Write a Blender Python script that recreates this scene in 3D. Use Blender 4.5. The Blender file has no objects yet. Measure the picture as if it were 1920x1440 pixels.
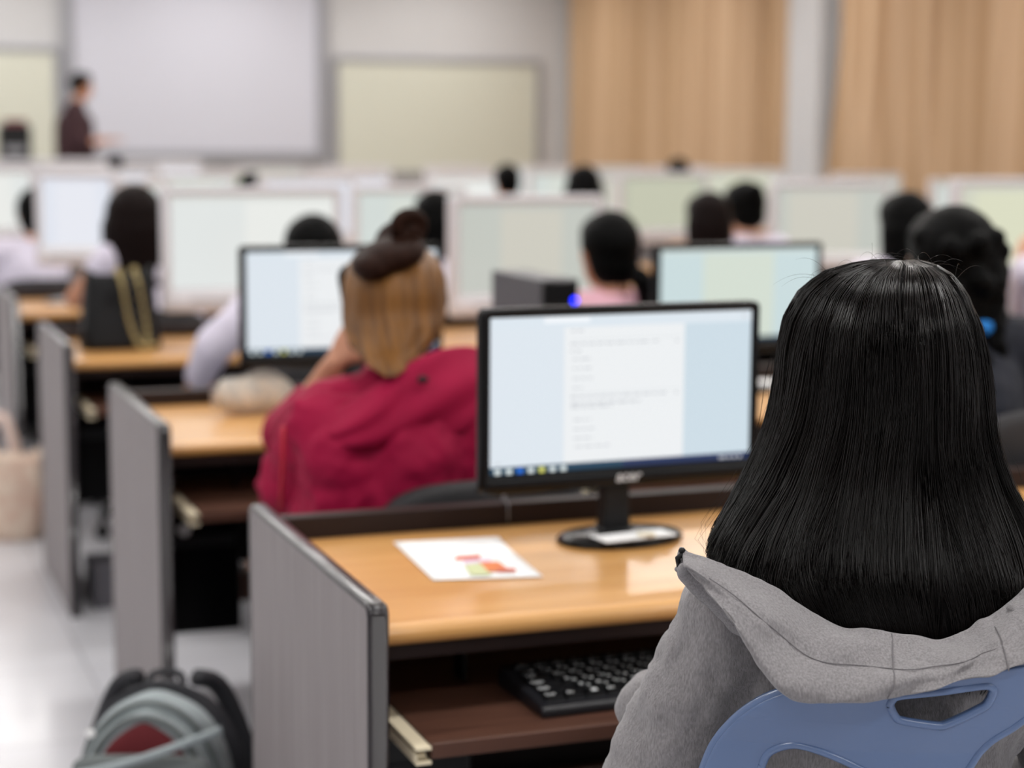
import bpy, bmesh, math, random
import numpy as np
from mathutils import Vector, Matrix, Euler

SC = bpy.context.scene
COL = SC.collection
PI = math.pi
rng = random.Random(7)

# ------------------------------------------------------------------ camera
F_PX, YAW, PITCH, EYE, ROLL = 3434.0, .358, .132, 1.387, .006
_cy, _sy, _cp, _sp = math.cos(YAW), math.sin(YAW), math.cos(PITCH), math.sin(PITCH)
_F = Vector((_sy * _cp, _cy * _cp, -_sp))
_R0 = Vector((_cy, -_sy, 0)); _U0 = _R0.cross(_F)
_R = _R0 * math.cos(ROLL) + _U0 * math.sin(ROLL)
_U = _U0 * math.cos(ROLL) - _R0 * math.sin(ROLL)
cam_d = bpy.data.cameras.new('camera')
cam = bpy.data.objects.new('camera', cam_d); COL.objects.link(cam)
m3 = Matrix((_R, _U, -_F)).transposed()
cam.matrix_world = Matrix.Translation((0, 0, EYE)) @ m3.to_4x4()
cam_d.sensor_width = 36.0
cam_d.lens = F_PX / 1920 * 36.0
cam_d.clip_start = .05; cam_d.clip_end = 100
cam_d.dof.use_dof = True
cam_d.dof.focus_distance = 1.84
cam_d.dof.aperture_fstop = 3.1
SC.camera = cam

# ------------------------------------------------------------------ world and exposure
w = bpy.data.worlds.new('world'); SC.world = w; w.use_nodes = True
w.node_tree.nodes['Background'].inputs[0].default_value = (.9, .95, 1, 1)
w.node_tree.nodes['Background'].inputs[1].default_value = .3
SC.view_settings.view_transform = 'Standard'
SC.view_settings.look = 'None'
SC.view_settings.gamma = 1
SC.view_settings.use_curve_mapping = False
SC.view_settings.exposure = 0.0
LIGHT_W = 24.5            # watts of each ceiling light's area lamp


def at(px, py, Y):
    d = _F + _R * ((px - 960) / F_PX) - _U * ((py - 720) / F_PX)
    return Vector((0, 0, EYE)) + d * (Y / d.y)


def atz(px, py, z):
    d = _F + _R * ((px - 960) / F_PX) - _U * ((py - 720) / F_PX)
    return Vector((0, 0, EYE)) + d * ((z - EYE) / d.z)


# ------------------------------------------------------------------ materials
def lin(c):
    return tuple(((v / 255) / 12.92 if v / 255 <= .04045 else ((v / 255 + .055) / 1.055) ** 2.4) for v in c)


_M = {}


def mat(name, rgb, rough=.5, metal=0, coat=0, spec=.5, noise=0, nscale=(20, 20, 20), bump=0, bscale=80, emit=None, estr=1, sheen=0, detail=3, rgb2=None):
    if name in _M:
        return _M[name]
    m = bpy.data.materials.new(name); m.use_nodes = True; _M[name] = m
    nt = m.node_tree; b = nt.nodes['Principled BSDF']
    c = (*lin(rgb), 1)
    b.inputs['Base Color'].default_value = c
    b.inputs['Roughness'].default_value = rough
    b.inputs['Metallic'].default_value = metal
    b.inputs['Coat Weight'].default_value = coat
    b.inputs['Coat Roughness'].default_value = .12
    b.inputs['Specular IOR Level'].default_value = spec
    b.inputs['Sheen Weight'].default_value = sheen
    b.inputs['Sheen Roughness'].default_value = .5
    tc = nt.nodes.new('ShaderNodeTexCoord')
    if noise or rgb2:
        mp = nt.nodes.new('ShaderNodeMapping'); mp.inputs['Scale'].default_value = nscale
        nz = nt.nodes.new('ShaderNodeTexNoise'); nz.inputs['Scale'].default_value = 1; nz.inputs['Detail'].default_value = detail
        rp = nt.nodes.new('ShaderNodeValToRGB')
        rp.color_ramp.elements[0].position = .3; rp.color_ramp.elements[1].position = .7
        if rgb2:
            c2 = lin(rgb2)
            rp.color_ramp.elements[0].color = (*c2, 1); rp.color_ramp.elements[1].color = c
        else:
            rp.color_ramp.elements[0].color = (*[v * (1 - noise) for v in c[:3]], 1)
            rp.color_ramp.elements[1].color = (*[min(1, v * (1 + noise)) for v in c[:3]], 1)
        nt.links.new(tc.outputs['Object'], mp.inputs[0]); nt.links.new(mp.outputs[0], nz.inputs['Vector'])
        nt.links.new(nz.outputs['Fac'], rp.inputs[0]); nt.links.new(rp.outputs[0], b.inputs['Base Color'])
    if bump:
        n2 = nt.nodes.new('ShaderNodeTexNoise'); n2.inputs['Detail'].default_value = 4
        if isinstance(bscale, tuple):
            mp2 = nt.nodes.new('ShaderNodeMapping'); mp2.inputs['Scale'].default_value = bscale
            nt.links.new(tc.outputs['Object'], mp2.inputs[0]); nt.links.new(mp2.outputs[0], n2.inputs['Vector'])
            n2.inputs['Scale'].default_value = 1
        else:
            n2.inputs['Scale'].default_value = bscale
            nt.links.new(tc.outputs['Object'], n2.inputs['Vector'])
        bp = nt.nodes.new('ShaderNodeBump'); bp.inputs['Strength'].default_value = bump; bp.inputs['Distance'].default_value = .002
        nt.links.new(n2.outputs['Fac'], bp.inputs['Height']); nt.links.new(bp.outputs[0], b.inputs['Normal'])
    if emit:
        b.inputs['Emission Color'].default_value = (*lin(emit), 1)
        b.inputs['Emission Strength'].default_value = estr
    return m


def glow(name, rgb, s=1.0):
    return mat(name, (6, 6, 8), rough=.25, emit=rgb, estr=s)


BEECH = mat('beech_laminate', (214, 162, 98), rough=.35, coat=.38, rgb2=(202, 147, 84), nscale=(3, 45, 8))
BEECH_E = mat('beech_edge', (206, 158, 88), rough=.4, noise=.08, nscale=(3, 60, 60))
GREY_LAM = mat('grey_laminate', (144, 138, 139), rough=.55, spec=.3, rgb2=(127, 120, 121), nscale=(40, 90, 3), detail=5)
DARK_EDGE = mat('dark_edging', (24, 18, 24), rough=.3, coat=.3)
DARK_WOOD = mat('dark_wood', (38, 25, 22), rough=.5, spec=.25, noise=.15, nscale=(3, 30, 30))
TRAY_WOOD = mat('tray_wood', (92, 62, 50), rough=.42, spec=.35, rgb2=(74, 48, 38), nscale=(5, 60, 8))
CREAM_METAL = mat('cream_metal', (226, 214, 186), rough=.45)
BLACK_GLOSS = mat('black_gloss', (6, 6, 7), rough=.22, spec=.22)
BLACK_PL = mat('black_plastic', (12, 12, 14), rough=.5, spec=.3, bump=.1, bscale=600)
BLACK_KB = mat('keyboard_black', (24, 25, 30), rough=.42)
KEY_BLK = mat('key_black', (14, 15, 18), rough=.4, spec=.35)
KEY_W = mat('key_print', (240, 244, 246), rough=.6)
WHITE_PL = mat('white_plastic', (208, 206, 210), rough=.4)
GREY_PL = mat('grey_plastic', (128, 128, 132), rough=.5)
CHROME = mat('chrome', (200, 200, 205), rough=.2, metal=1)
PAPER = mat('paper', (240, 240, 240), rough=.8)
PAPER_R = mat('paper_print_red', (205, 110, 90), rough=.8)
PAPER_O = mat('paper_print_orange', (220, 130, 80), rough=.8)
PAPER_G = mat('paper_print_green', (200, 205, 160), rough=.8)
PAPER_P = mat('paper_print_lilac', (215, 195, 215), rough=.8)
SKIN = mat('skin', (212, 158, 128), rough=.55, noise=.05, nscale=(30, 30, 30))
SKIN_D = mat('skin_tan', (186, 130, 100), rough=.55, noise=.05, nscale=(30, 30, 30))
LIP = mat('lip', (170, 90, 85), rough=.45)
EYE_M = mat('eye', (235, 235, 235), rough=.2)
CHAIR_F = mat('chair_fabric', (30, 29, 32), rough=.7, bump=.3, bscale=500)
BLUE_PL = mat('blue_chair_plastic', (88, 110, 149), rough=.3, coat=.25, bump=.04, bscale=300)
HAIR_BLK = mat('hair_black', (6, 6, 6), rough=.45, spec=.05, bump=.9, bscale=(260, 260, 12))
HAIR_BRN = mat('hair_dark_brown', (20, 12, 11), rough=.45, spec=.06, bump=.9, bscale=(260, 260, 12))
HAIR_GOLD = mat('hair_golden_brown', (138, 94, 46), rough=.42, spec=.2, rgb2=(72, 46, 26), nscale=(75, 10, 2), bump=.8, bscale=(300, 30, 8), detail=4)
HAIR_BUN = mat('hair_bun', (38, 22, 16), rough=.5, spec=.05, bump=.9, bscale=(200, 60, 200), noise=.3, nscale=(90, 20, 90))


# ------------------------------------------------------------------ geometry
class G:
    def __init__(s):
        s.v = []; s.f = []; s.m = []; s.mi = 0

    def add(s, vs, fs):
        o = len(s.v); s.v += [tuple(v) for v in vs]
        s.f += [tuple(i + o for i in f) for f in fs]; s.m += [s.mi] * len(fs)
        return s

    def box(s, x0, x1, y0, y1, z0, z1, M=None):
        vs = [Vector((x, y, z)) for z in (z0, z1) for y in (y0, y1) for x in (x0, x1)]
        if M: vs = [M @ v for v in vs]
        return s.add(vs, [(0, 2, 3, 1), (4, 5, 7, 6), (0, 1, 5, 4), (2, 6, 7, 3), (0, 4, 6, 2), (1, 3, 7, 5)])

    def prism(s, pts, y0, y1, axis='y'):
        """closed outline extruded along an axis"""
        n = len(pts)
        if axis == 'y': mk = lambda p, t: (p[0], t, p[1])
        elif axis == 'x': mk = lambda p, t: (t, p[0], p[1])
        else: mk = lambda p, t: (p[0], p[1], t)
        vs = [mk(p, y0) for p in pts] + [mk(p, y1) for p in pts]
        fs = [tuple(range(n))[::-1], tuple(range(n, 2 * n))]
        fs += [(i, (i + 1) % n, n + (i + 1) % n, n + i) for i in range(n)]
        return s.add(vs, fs)

    def tube(s, pts, rad, seg=8, cap=True):
        pts = [Vector(p) for p in pts]
        if not hasattr(rad, '__len__'): rad = [rad] * len(pts)
        vs = []; up = Vector((0, 0, 1)); prev = None
        for i, p in enumerate(pts):
            t = (pts[min(i + 1, len(pts) - 1)] - pts[max(i - 1, 0)]).normalized()
            if prev is None:
                a = t.cross(up)
                if a.length < .1: a = t.cross(Vector((1, 0, 0)))
            else:
                a = prev - t * prev.dot(t)
            a.normalize(); prev = a; b = t.cross(a)
            for k in range(seg):
                th = 2 * PI * k / seg
                vs.append(p + (a * math.cos(th) + b * math.sin(th)) * rad[i])
        fs = []
        for i in range(len(pts) - 1):
            for k in range(seg):
                k2 = (k + 1) % seg
                fs.append((i * seg + k, i * seg + k2, (i + 1) * seg + k2, (i + 1) * seg + k))
        if cap:
            fs.append(tuple(range(seg))[::-1]); o = (len(pts) - 1) * seg
            fs.append(tuple(range(o, o + seg)))
        return s.add(vs, fs)

    def capsule(s, p1, p2, r1, r2, seg=14, rings=4):
        p1 = Vector(p1); p2 = Vector(p2); d = p2 - p1
        if d.length < 1e-5: d = Vector((0, 0, 1e-4)); p2 = p1 + d
        t = d.normalized(); pts = []; rad = []
        for i in range(rings + 1):
            a = PI / 2 * (i / rings)
            pts.append(p1 - t * r1 * math.cos(a)); rad.append(max(r1 * math.sin(a), 1e-4))
        for i in range(rings + 1):
            a = PI / 2 * (i / rings)
            pts.append(p2 + t * r2 * math.sin(a)); rad.append(max(r2 * math.cos(a), 1e-4))
        a = t.cross(Vector((0, 0, 1)))
        if a.length < .05: a = t.cross(Vector((1, 0, 0)))
        a.normalize(); b = t.cross(a)
        vs = []; fs = []
        for p, r in zip(pts, rad):
            for k in range(seg):
                th = 2 * PI * k / seg; vs.append(p + (a * math.cos(th) + b * math.sin(th)) * r)
        for i in range(len(pts) - 1):
            for k in range(seg):
                k2 = (k + 1) % seg
                fs.append((i * seg + k, i * seg + k2, (i + 1) * seg + k2, (i + 1) * seg + k))
        o = (len(pts) - 1) * seg
        fs += [tuple(range(seg))[::-1], tuple(range(o, o + seg))]
        return s.add(vs, fs)

    def ell(s, c, r, M=None, seg=20, rings=12):
        vs = []; fs = []; c = Vector(c)
        for i in range(rings + 1):
            ph = PI * i / rings; z = -math.cos(ph); q = max(math.sin(ph), 1e-4)
            for k in range(seg):
                th = 2 * PI * k / seg
                v = Vector((r[0] * q * math.cos(th), r[1] * q * math.sin(th), r[2] * z))
                vs.append(c + (M @ v if M else v))
        for i in range(rings):
            for k in range(seg):
                k2 = (k + 1) % seg
                fs.append((i * seg + k, i * seg + k2, (i + 1) * seg + k2, (i + 1) * seg + k))
        o = rings * seg
        fs += [tuple(range(seg))[::-1], tuple(range(o, o + seg))]
        return s.add(vs, fs)

    def lathe(s, prof, c=(0, 0, 0), seg=32, sx=1, sy=1):
        vs = []; fs = []
        for r, z in prof:
            for k in range(seg):
                th = 2 * PI * k / seg; vs.append((c[0] + r * sx * math.cos(th), c[1] + r * sy * math.sin(th), c[2] + z))
        for i in range(len(prof) - 1):
            for k in range(seg):
                k2 = (k + 1) % seg
                fs.append((i * seg + k, i * seg + k2, (i + 1) * seg + k2, (i + 1) * seg + k))
        o = (len(prof) - 1) * seg
        fs += [tuple(range(seg))[::-1], tuple(range(o, o + seg))]
        return s.add(vs, fs)

    def grid(s, P, closed=False):
        """P[i][j] points"""
        n = len(P); m = len(P[0]); vs = [p for row in P for p in row]; fs = []
        for i in range(n - 1):
            for j in range(m - (0 if closed else 1)):
                j2 = (j + 1) % m
                fs.append((i * m + j, (i + 1) * m + j, (i + 1) * m + j2, i * m + j2))
        return s.add(vs, fs)

    def quad(s, a, b, c, d):
        return s.add([a, b, c, d], [(0, 1, 2, 3)])


def mk(name, g, mats, parent=None, smooth=False, bevel=0, loc=None, mods=()):
    me = bpy.data.meshes.new(name)
    me.from_pydata(g.v, [], g.f)
    if not isinstance(mats, (list, tuple)): mats = [mats]
    for m in mats: me.materials.append(m)
    if len(mats) > 1: me.polygons.foreach_set('material_index', g.m)
    if smooth: me.polygons.foreach_set('use_smooth', [True] * len(g.f))
    me.update()
    o = bpy.data.objects.new(name, me); COL.objects.link(o)
    if parent: o.parent = parent
    if loc is not None: o.location = loc
    if bevel:
        b = o.modifiers.new('bevel', 'BEVEL'); b.width = bevel; b.segments = 3; b.limit_method = 'ANGLE'; b.angle_limit = math.radians(40)
        b.harden_normals = False
    for m in mods:
        kind = m[0]; x = o.modifiers.new(kind.lower(), kind)
        for k, val in m[1].items(): setattr(x, k, val)
    return o


def tag(o, label, cat, group=None):
    o['label'] = label; o['category'] = cat
    if group: o['group'] = group
    return o


def thing(name, label, cat, loc=(0, 0, 0), rz=0, group=None):
    o = bpy.data.objects.new(name, None); COL.objects.link(o); o.empty_display_size = .1
    o.location = loc; o.rotation_euler = (0, 0, rz)
    return tag(o, label, cat, group)


def dup(root, loc, rz, label=None, group=None):
    r = root.copy(); COL.objects.link(r); r.location = loc; r.rotation_euler = (0, 0, rz)
    if label: r['label'] = label
    if group: r['group'] = group
    for ch in list(root.children):
        c = ch.copy(); COL.objects.link(c); c.parent = r
        for gch in ch.children:
            d = gch.copy(); COL.objects.link(d); d.parent = c
    return r


def struct(name, g, m, bevel=0, smooth=False):
    o = mk(name, g, m, bevel=bevel, smooth=smooth); o['kind'] = 'structure'; return o


def rrect(x0, x1, y0, y1, r, n=5):
    pts = []
    for cx, cy, a0 in ((x1 - r, y0 + r, -90), (x1 - r, y1 - r, 0), (x0 + r, y1 - r, 90), (x0 + r, y0 + r, 180)):
        for i in range(n + 1):
            a = math.radians(a0 + 90 * i / n); pts.append((cx + r * math.cos(a), cy + r * math.sin(a)))
    return pts


def spline(pts, n):
    """Catmull-Rom resample of points (any dimension) into n points"""
    P = np.array(pts, float); k = len(P); out = []
    for t in np.linspace(0, k - 1, n):
        i = min(int(t), k - 2); u = t - i
        p0 = P[max(i - 1, 0)]; p1 = P[i]; p2 = P[i + 1]; p3 = P[min(i + 2, k - 1)]
        out.append(.5 * ((2 * p1) + (-p0 + p2) * u + (2 * p0 - 5 * p1 + 4 * p2 - p3) * u * u + (-p0 + 3 * p1 - 3 * p2 + p3) * u ** 3))
    return out


# ------------------------------------------------------------------ the room
XL, XR, YB, YF, ZC = -2.2, 7.46, -2.5, 18.0, 3.3
FLOOR_M = mat('floor_tile', (222, 222, 226), rough=.28, coat=.3, noise=.015, nscale=(3, 3, 3))
nt = FLOOR_M.node_tree
br = nt.nodes.new('ShaderNodeTexBrick'); br.offset = 0
br.inputs['Color1'].default_value = (*lin((203, 203, 208)), 1); br.inputs['Color2'].default_value = (*lin((198, 198, 204)), 1)
br.inputs['Mortar'].default_value = (*lin((172, 172, 178)), 1); br.inputs['Scale'].default_value = 1
br.inputs['Mortar Size'].default_value = .004; br.inputs['Brick Width'].default_value = .6; br.inputs['Row Height'].default_value = .6
tcn = [n for n in nt.nodes if n.type == 'TEX_COORD'][0]
nt.links.new(tcn.outputs['Object'], br.inputs['Vector'])
nt.links.new(br.outputs['Color'], nt.nodes['Principled BSDF'].inputs['Base Color'])
WALL_M = mat('wall_paint', (194, 193, 194), rough=.8, noise=.02, nscale=(2, 2, 2))
CEIL_M = mat('ceiling_paint', (225, 225, 225), rough=.9, noise=.02, nscale=(2, 2, 2))
struct('floor', G().box(XL - .15, XR + .15, YB - .15, YF + .15, -.1, 0), FLOOR_M)
struct('ceiling', G().box(XL - .15, XR + .15, YB - .15, YF + .15, ZC, ZC + .1), CEIL_M)
struct('wall_front', G().box(XL - .15, XR + .15, YF, YF + .15, 0, ZC), WALL_M)
struct('wall_back', G().box(XL - .15, XR + .15, YB - .15, YB, 0, ZC), WALL_M)
struct('wall_left', G().box(XL - .15, XL, YB, YF, 0, ZC), WALL_M)
struct('wall_right', G().box(XR, XR + .15, YB, YF, 0, ZC), WALL_M)
# pilaster between the curtains
struct('trim_pilaster', G().box(XR - .22, XR, 12.62, 13.12, 0, ZC), WALL_M, bevel=.01)
struct('baseboard_front', G().box(XL, XR, YF - .015, YF, 0, .1), mat('skirting', (170, 168, 168), rough=.6))
struct('trim_platform', G().box(XL, XR, 15.0, YF - .015, 0, .25), mat('platform', (176, 168, 160), rough=.5, noise=.05, nscale=(4, 4, 4)), bevel=.01)

# boards and screen on the front wall
FRAME_M = mat('board_frame', (150, 150, 156), rough=.4, metal=.3)


def board(name, label, cat, x0, x1, z0, z1, m, fw=.05, dep=.05):
    t = thing(name, label, cat, ((x0 + x1) / 2, YF - .001, z0))
    cx = (x0 + x1) / 2; a, b = x0 - cx, x1 - cx; h = z1 - z0
    mk('surface', G().box(a + fw * .5, b - fw * .5, -dep * .6, -.012, fw * .5, h - fw * .5), m, t)
    g = G()
    g.box(a, a + fw, -dep, -.012, 0, h); g.box(b - fw, b, -dep, -.012, 0, h)
    g.box(a + fw, b - fw, -dep, -.012, 0, fw); g.box(a + fw, b - fw, -dep, -.012, h - fw, h)
    mk('frame', g, FRAME_M, t, bevel=.006)
    return t


CREAM_B = mat('cream_board', (200, 200, 186), rough=.6)
board('whiteboard', 'cream coloured board on the front wall left of the teacher, cut by the frame', 'board', -1.2, 2.13, 1.02, 2.24, CREAM_B)
board('whiteboard', 'cream coloured board on the front wall between projection screen and curtains', 'board', 4.80, 7.02, 1.02, 2.21, CREAM_B)
scr = board('projection_screen', 'large pale grey projection screen behind the teacher', 'screen', 2.16, 4.74, 1.16, 3.12,
            mat('screen_cloth', (196, 196, 206), rough=.7), fw=.11, dep=.07)

# ceiling lights (above the view)
LM = glow('tube_light', (255, 252, 245), 4.0)
proto = None
for i, x in enumerate((-1.0, 1.3, 3.6, 5.9)):
    for j, y in enumerate((-1.0, 1.6, 4.2, 6.8, 9.4, 12.0, 14.6, 16.8)):
        lab = 'white recessed fluorescent ceiling light'
        if proto is None:
            proto = thing('ceiling_light', lab, 'light', (x, y, ZC), 0, 'ceiling lights above the rows')
            g = G(); g.box(-.62, .62, -.17, -.14, -.05, 0); g.box(-.62, .62, .14, .17, -.05, 0); g.box(-.62, -.59, -.14, .14, -.05, 0); g.box(.59, .62, -.14, .14, -.05, 0)
            mk('frame', g, WHITE_PL, proto); mk('diffuser', G().box(-.59, .59, -.14, .14, -.03, -.005), LM, proto)
        else:
            dup(proto, (x, y, ZC), 0, lab)
        ld = bpy.data.lights.new('lamp', 'AREA'); ld.shape = 'RECTANGLE'; ld.size = 1.15; ld.size_y = .27; ld.energy = LIGHT_W
        ld.color = (1, .985, .96)
        lo = bpy.data.objects.new('ceiling_lamp', ld); COL.objects.link(lo); lo.location = (x, y, ZC - .06)


# curtains on the right wall
CURT = mat('curtain_cloth', (202, 172, 142), rough=.85, spec=.1, rgb2=(164, 132, 98), nscale=(1, 8, .12), detail=3)  # pale and dark vertical stripes paint the folds' light and shade into the colour


def curtain(label, y0, y1, flare, seed, nf):
    r = random.Random(seed); n = 260; P = []
    ph = [r.uniform(0, 6.28) for _ in range(6)]
    for k, z in enumerate(np.linspace(.06, 3.05, 16)):
        row = []
        fl = flare * max(0, (2.2 - z)) ** 1.2
        for i in range(n):
            u = i / (n - 1); y = y0 + (y1 - y0) * u - 0 * fl
            y += fl * u ** 4
            a = .045 * math.sin(u * nf * 2 * PI + ph[0] + 1.5 * math.sin(u * 9 + ph[1])) + .03 * math.sin(u * nf * 1.37 * 2 * PI + ph[2]) + .02 * math.sin(u * nf * 3.1 * 2 * PI + ph[3] + z * .3)
            x = XR - .14 + a * (.75 + .25 * math.sin(z * .7 + ph[4]))
            row.append((x, y, z))
        P.append(row)
    t = thing('curtain', label, 'curtain', (0, 0, 0))
    mk('cloth', G().grid(P), CURT, t, smooth=True, mods=[('SOLIDIFY', dict(thickness=.004))])
    mk('rail', G().tube([(XR - .14, y0 - .05, 3.08), (XR - .14, y1 + .05, 3.08)], .018), GREY_PL, t)
    return t


curtain('tan pleated curtain on the right wall beside the cream board', 13.24, 17.93, 0, 3, 15)
curtain('tan pleated curtain on the right wall, nearer than the white pilaster', 6.0, 12.42, .17, 5, 15)

# ------------------------------------------------------------------ desks
ROWY = [2.183 + 1.57 * i for i in range(8)]
D = .695


def side_panel(g_x0, name, parent):
    th = .028
    x0, x1 = g_x0, g_x0 + th
    prof = [(0, 0), (D, 0), (D, .790)] + [(D - .012 + .012 * math.cos(a), .788 + .012 * math.sin(a)) for a in (PI / 4, PI / 2)] + \
           [(.012 + .012 * math.cos(a), .788 + .012 * math.sin(a)) for a in (PI / 2, 3 * PI / 4, PI)]
    g = G(); g.prism([(y * .994 + .002, z * .996) for y, z in prof], x0 + .0008, x1 - .0008, 'x')
    p = mk(name, g, GREY_LAM, parent)
    # T-moulding round the exposed edges
    e = G(); w = .003
    path = [(-w, 0), (-w, .79)] + [(.012 + (.012 + w) * math.cos(a), .788 + (.012 + w) * math.sin(a)) for a in np.linspace(PI, PI / 2, 5)] + \
           [(D - .012 + (.012 + w) * math.cos(a), .788 + (.012 + w) * math.sin(a)) for a in np.linspace(PI / 2, 0, 5)] + [(D + w, 0)]
    inner = [(.003, 0), (.003, .786)] + [(.012 + .008 * math.cos(a), .786 + .009 * math.sin(a)) for a in np.linspace(PI, PI / 2, 5)] + \
            [(D - .012 + .008 * math.cos(a), .786 + .009 * math.sin(a)) for a in np.linspace(PI / 2, 0, 5)] + [(D - .003, 0)]
    n = len(path)
    rows = []
    for (a, b), (c, d) in zip(path, inner):
        rows.append([(x0, c, d), (x0 - .0002, a * .5 + c * .5, b * .5 + d * .5), (x0 + .005, a, b), (x1 - .005, a, b), (x1 + .0002, a * .5 + c * .5, b * .5 + d * .5), (x1, c, d)])
    e.grid(rows)
    o = mk('edging', e, DARK_EDGE, p, smooth=True)
    o['label'] = 'dark plastic edging strip'
    return p


def make_desk(name, label, X, Y, W, group=None, tray_out=0.0, n_tray=2):
    t = thing(name, label, 'desk', (X, Y, 0), 0, group)
    side_panel(0, 'side_panel', t); side_panel(W - .028, 'side_panel', t)
    a, b = .0285, W - .0285
    # desktop with rounded front
    pr = [(.10 + .014, .715), (.655, .715), (.655, .745), (.112, .745)] + [(.112 + .015 * math.cos(q), .730 + .015 * math.sin(q)) for q in np.linspace(PI / 2, 3 * PI / 2, 8)]
    mk('desktop', G().prism(pr, a, b, 'x'), BEECH, t, bevel=0)
    mk('apron', G().box(a, b, .12, .138, .692, .7148), DARK_WOOD, t)
    g = G(); g.box(a, b, .656, .69, .66, .782)
    mk('back_rail', g, DARK_WOOD, t, bevel=.003)
    g = G(); g.box(a, b, .60, .618, .10 if Y < 3 else .36, .7145)
    mk('modesty_panel', g, mat('dark_panel', (22, 15, 14), rough=.7, spec=.15), t)
    g = G(); g.box(a, b, .56, .585, .27, .34)
    mk('foot_rail', g, TRAY_WOOD, t, bevel=.003)
    L = (b - a) / n_tray
    for k in range(n_tray):
        x0 = a + L * k + .028 if k == 0 else a + L * k + .02; x1 = a + L * (k + 1) - .028
        tr = mk('keyboard_tray', G().box(x0 + .028, x1 - .028, -.005 - tray_out, .40, .592, .612), TRAY_WOOD, t, bevel=.001)
        for xs, sg in ((x0 + .0165, 1), (x1 - .0165, -1)):
            g = G()
            g.box(xs - .0105, xs + .0105, -.006 - tray_out, .33, .605, .609); g.box(xs - .0105, xs + .0105, -.006 - tray_out, .33, .586, .590)
            g.box(xs - .0105, xs - .0085, -.006 - tray_out, .33, .590, .600)
            g.box(xs - .004, xs + .006, .005 - tray_out, .36, .592, .598)
            sl = mk('tray_slide', g, CREAM_METAL, tr); sl['label'] = 'cream metal drawer slide'
            h = G(); h.box(xs - .012, xs + .012, .30, .33, .6045, .7148)
            mk('slide_bracket', h, DARK_WOOD, tr)
        if k:
            mk('divider', G().box(a + L * k - .012, a + L * k + .012, .14, .60, .02, .7145), DARK_WOOD, t)
    return t


ORD = ['nearest row', 'second row', 'third row', 'fourth row', 'fifth row', 'sixth row', 'seventh row', 'eighth row']
XS = [.623, 2.63, 4.64]
for i in range(8):
    for k, x in enumerate(XS):
        if i == 0 and k == 2: continue
        side = ['at the aisle end', 'in the middle', 'by the curtain wall'][k]
        if i == 0: side = ['at the aisle end', 'behind the grey hoodie'][k]
        make_desk('computer_desk', 'beech computer desk with grey end panels, %s %s' % (ORD[i], side), x, ROWY[i], 2.0,
                  tray_out=.0)


# ------------------------------------------------------------------ monitors
def screen_face(g, w, h, y, layers):
    """layers: (mat index, u0,u1,v0,v1) in fractions, each a hair nearer to the viewer"""
    for k, (mi, u0, u1, v0, v1) in enumerate(layers):
        g.mi = mi; yy = y - .00012 * (k + 1)
        g.quad((-w / 2 + w * u0, yy, h * v0), (-w / 2 + w * u1, yy, h * v0), (-w / 2 + w * u1, yy, h * v1), (-w / 2 + w * u0, yy, h * v1))
    g.mi = 0


def panel_frame(w, h, bz, bzb, dep, r):
    """rounded bezel ring with depth; local origin bottom centre, front at y=0"""
    out = rrect(-w / 2, w / 2, 0, h, r); inn = rrect(-w / 2 + bz, w / 2 - bz, bzb, h - bz, .002)
    n = len(out); rows = []
    o2 = rrect(-w / 2 + .003, w / 2 - .003, .003, h - .003, r - .002)
    rows.append([(p[0], dep, p[1]) for p in out]); rows.append([(p[0], .003, p[1]) for p in out])
    rows.append([(p[0], 0, p[1]) for p in o2]); rows.append([(p[0], .0005, p[1]) for p in inn]); rows.append([(p[0], .006, p[1]) for p in inn])
    g = G(); g.grid(rows, closed=True)
    return g, out


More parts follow.
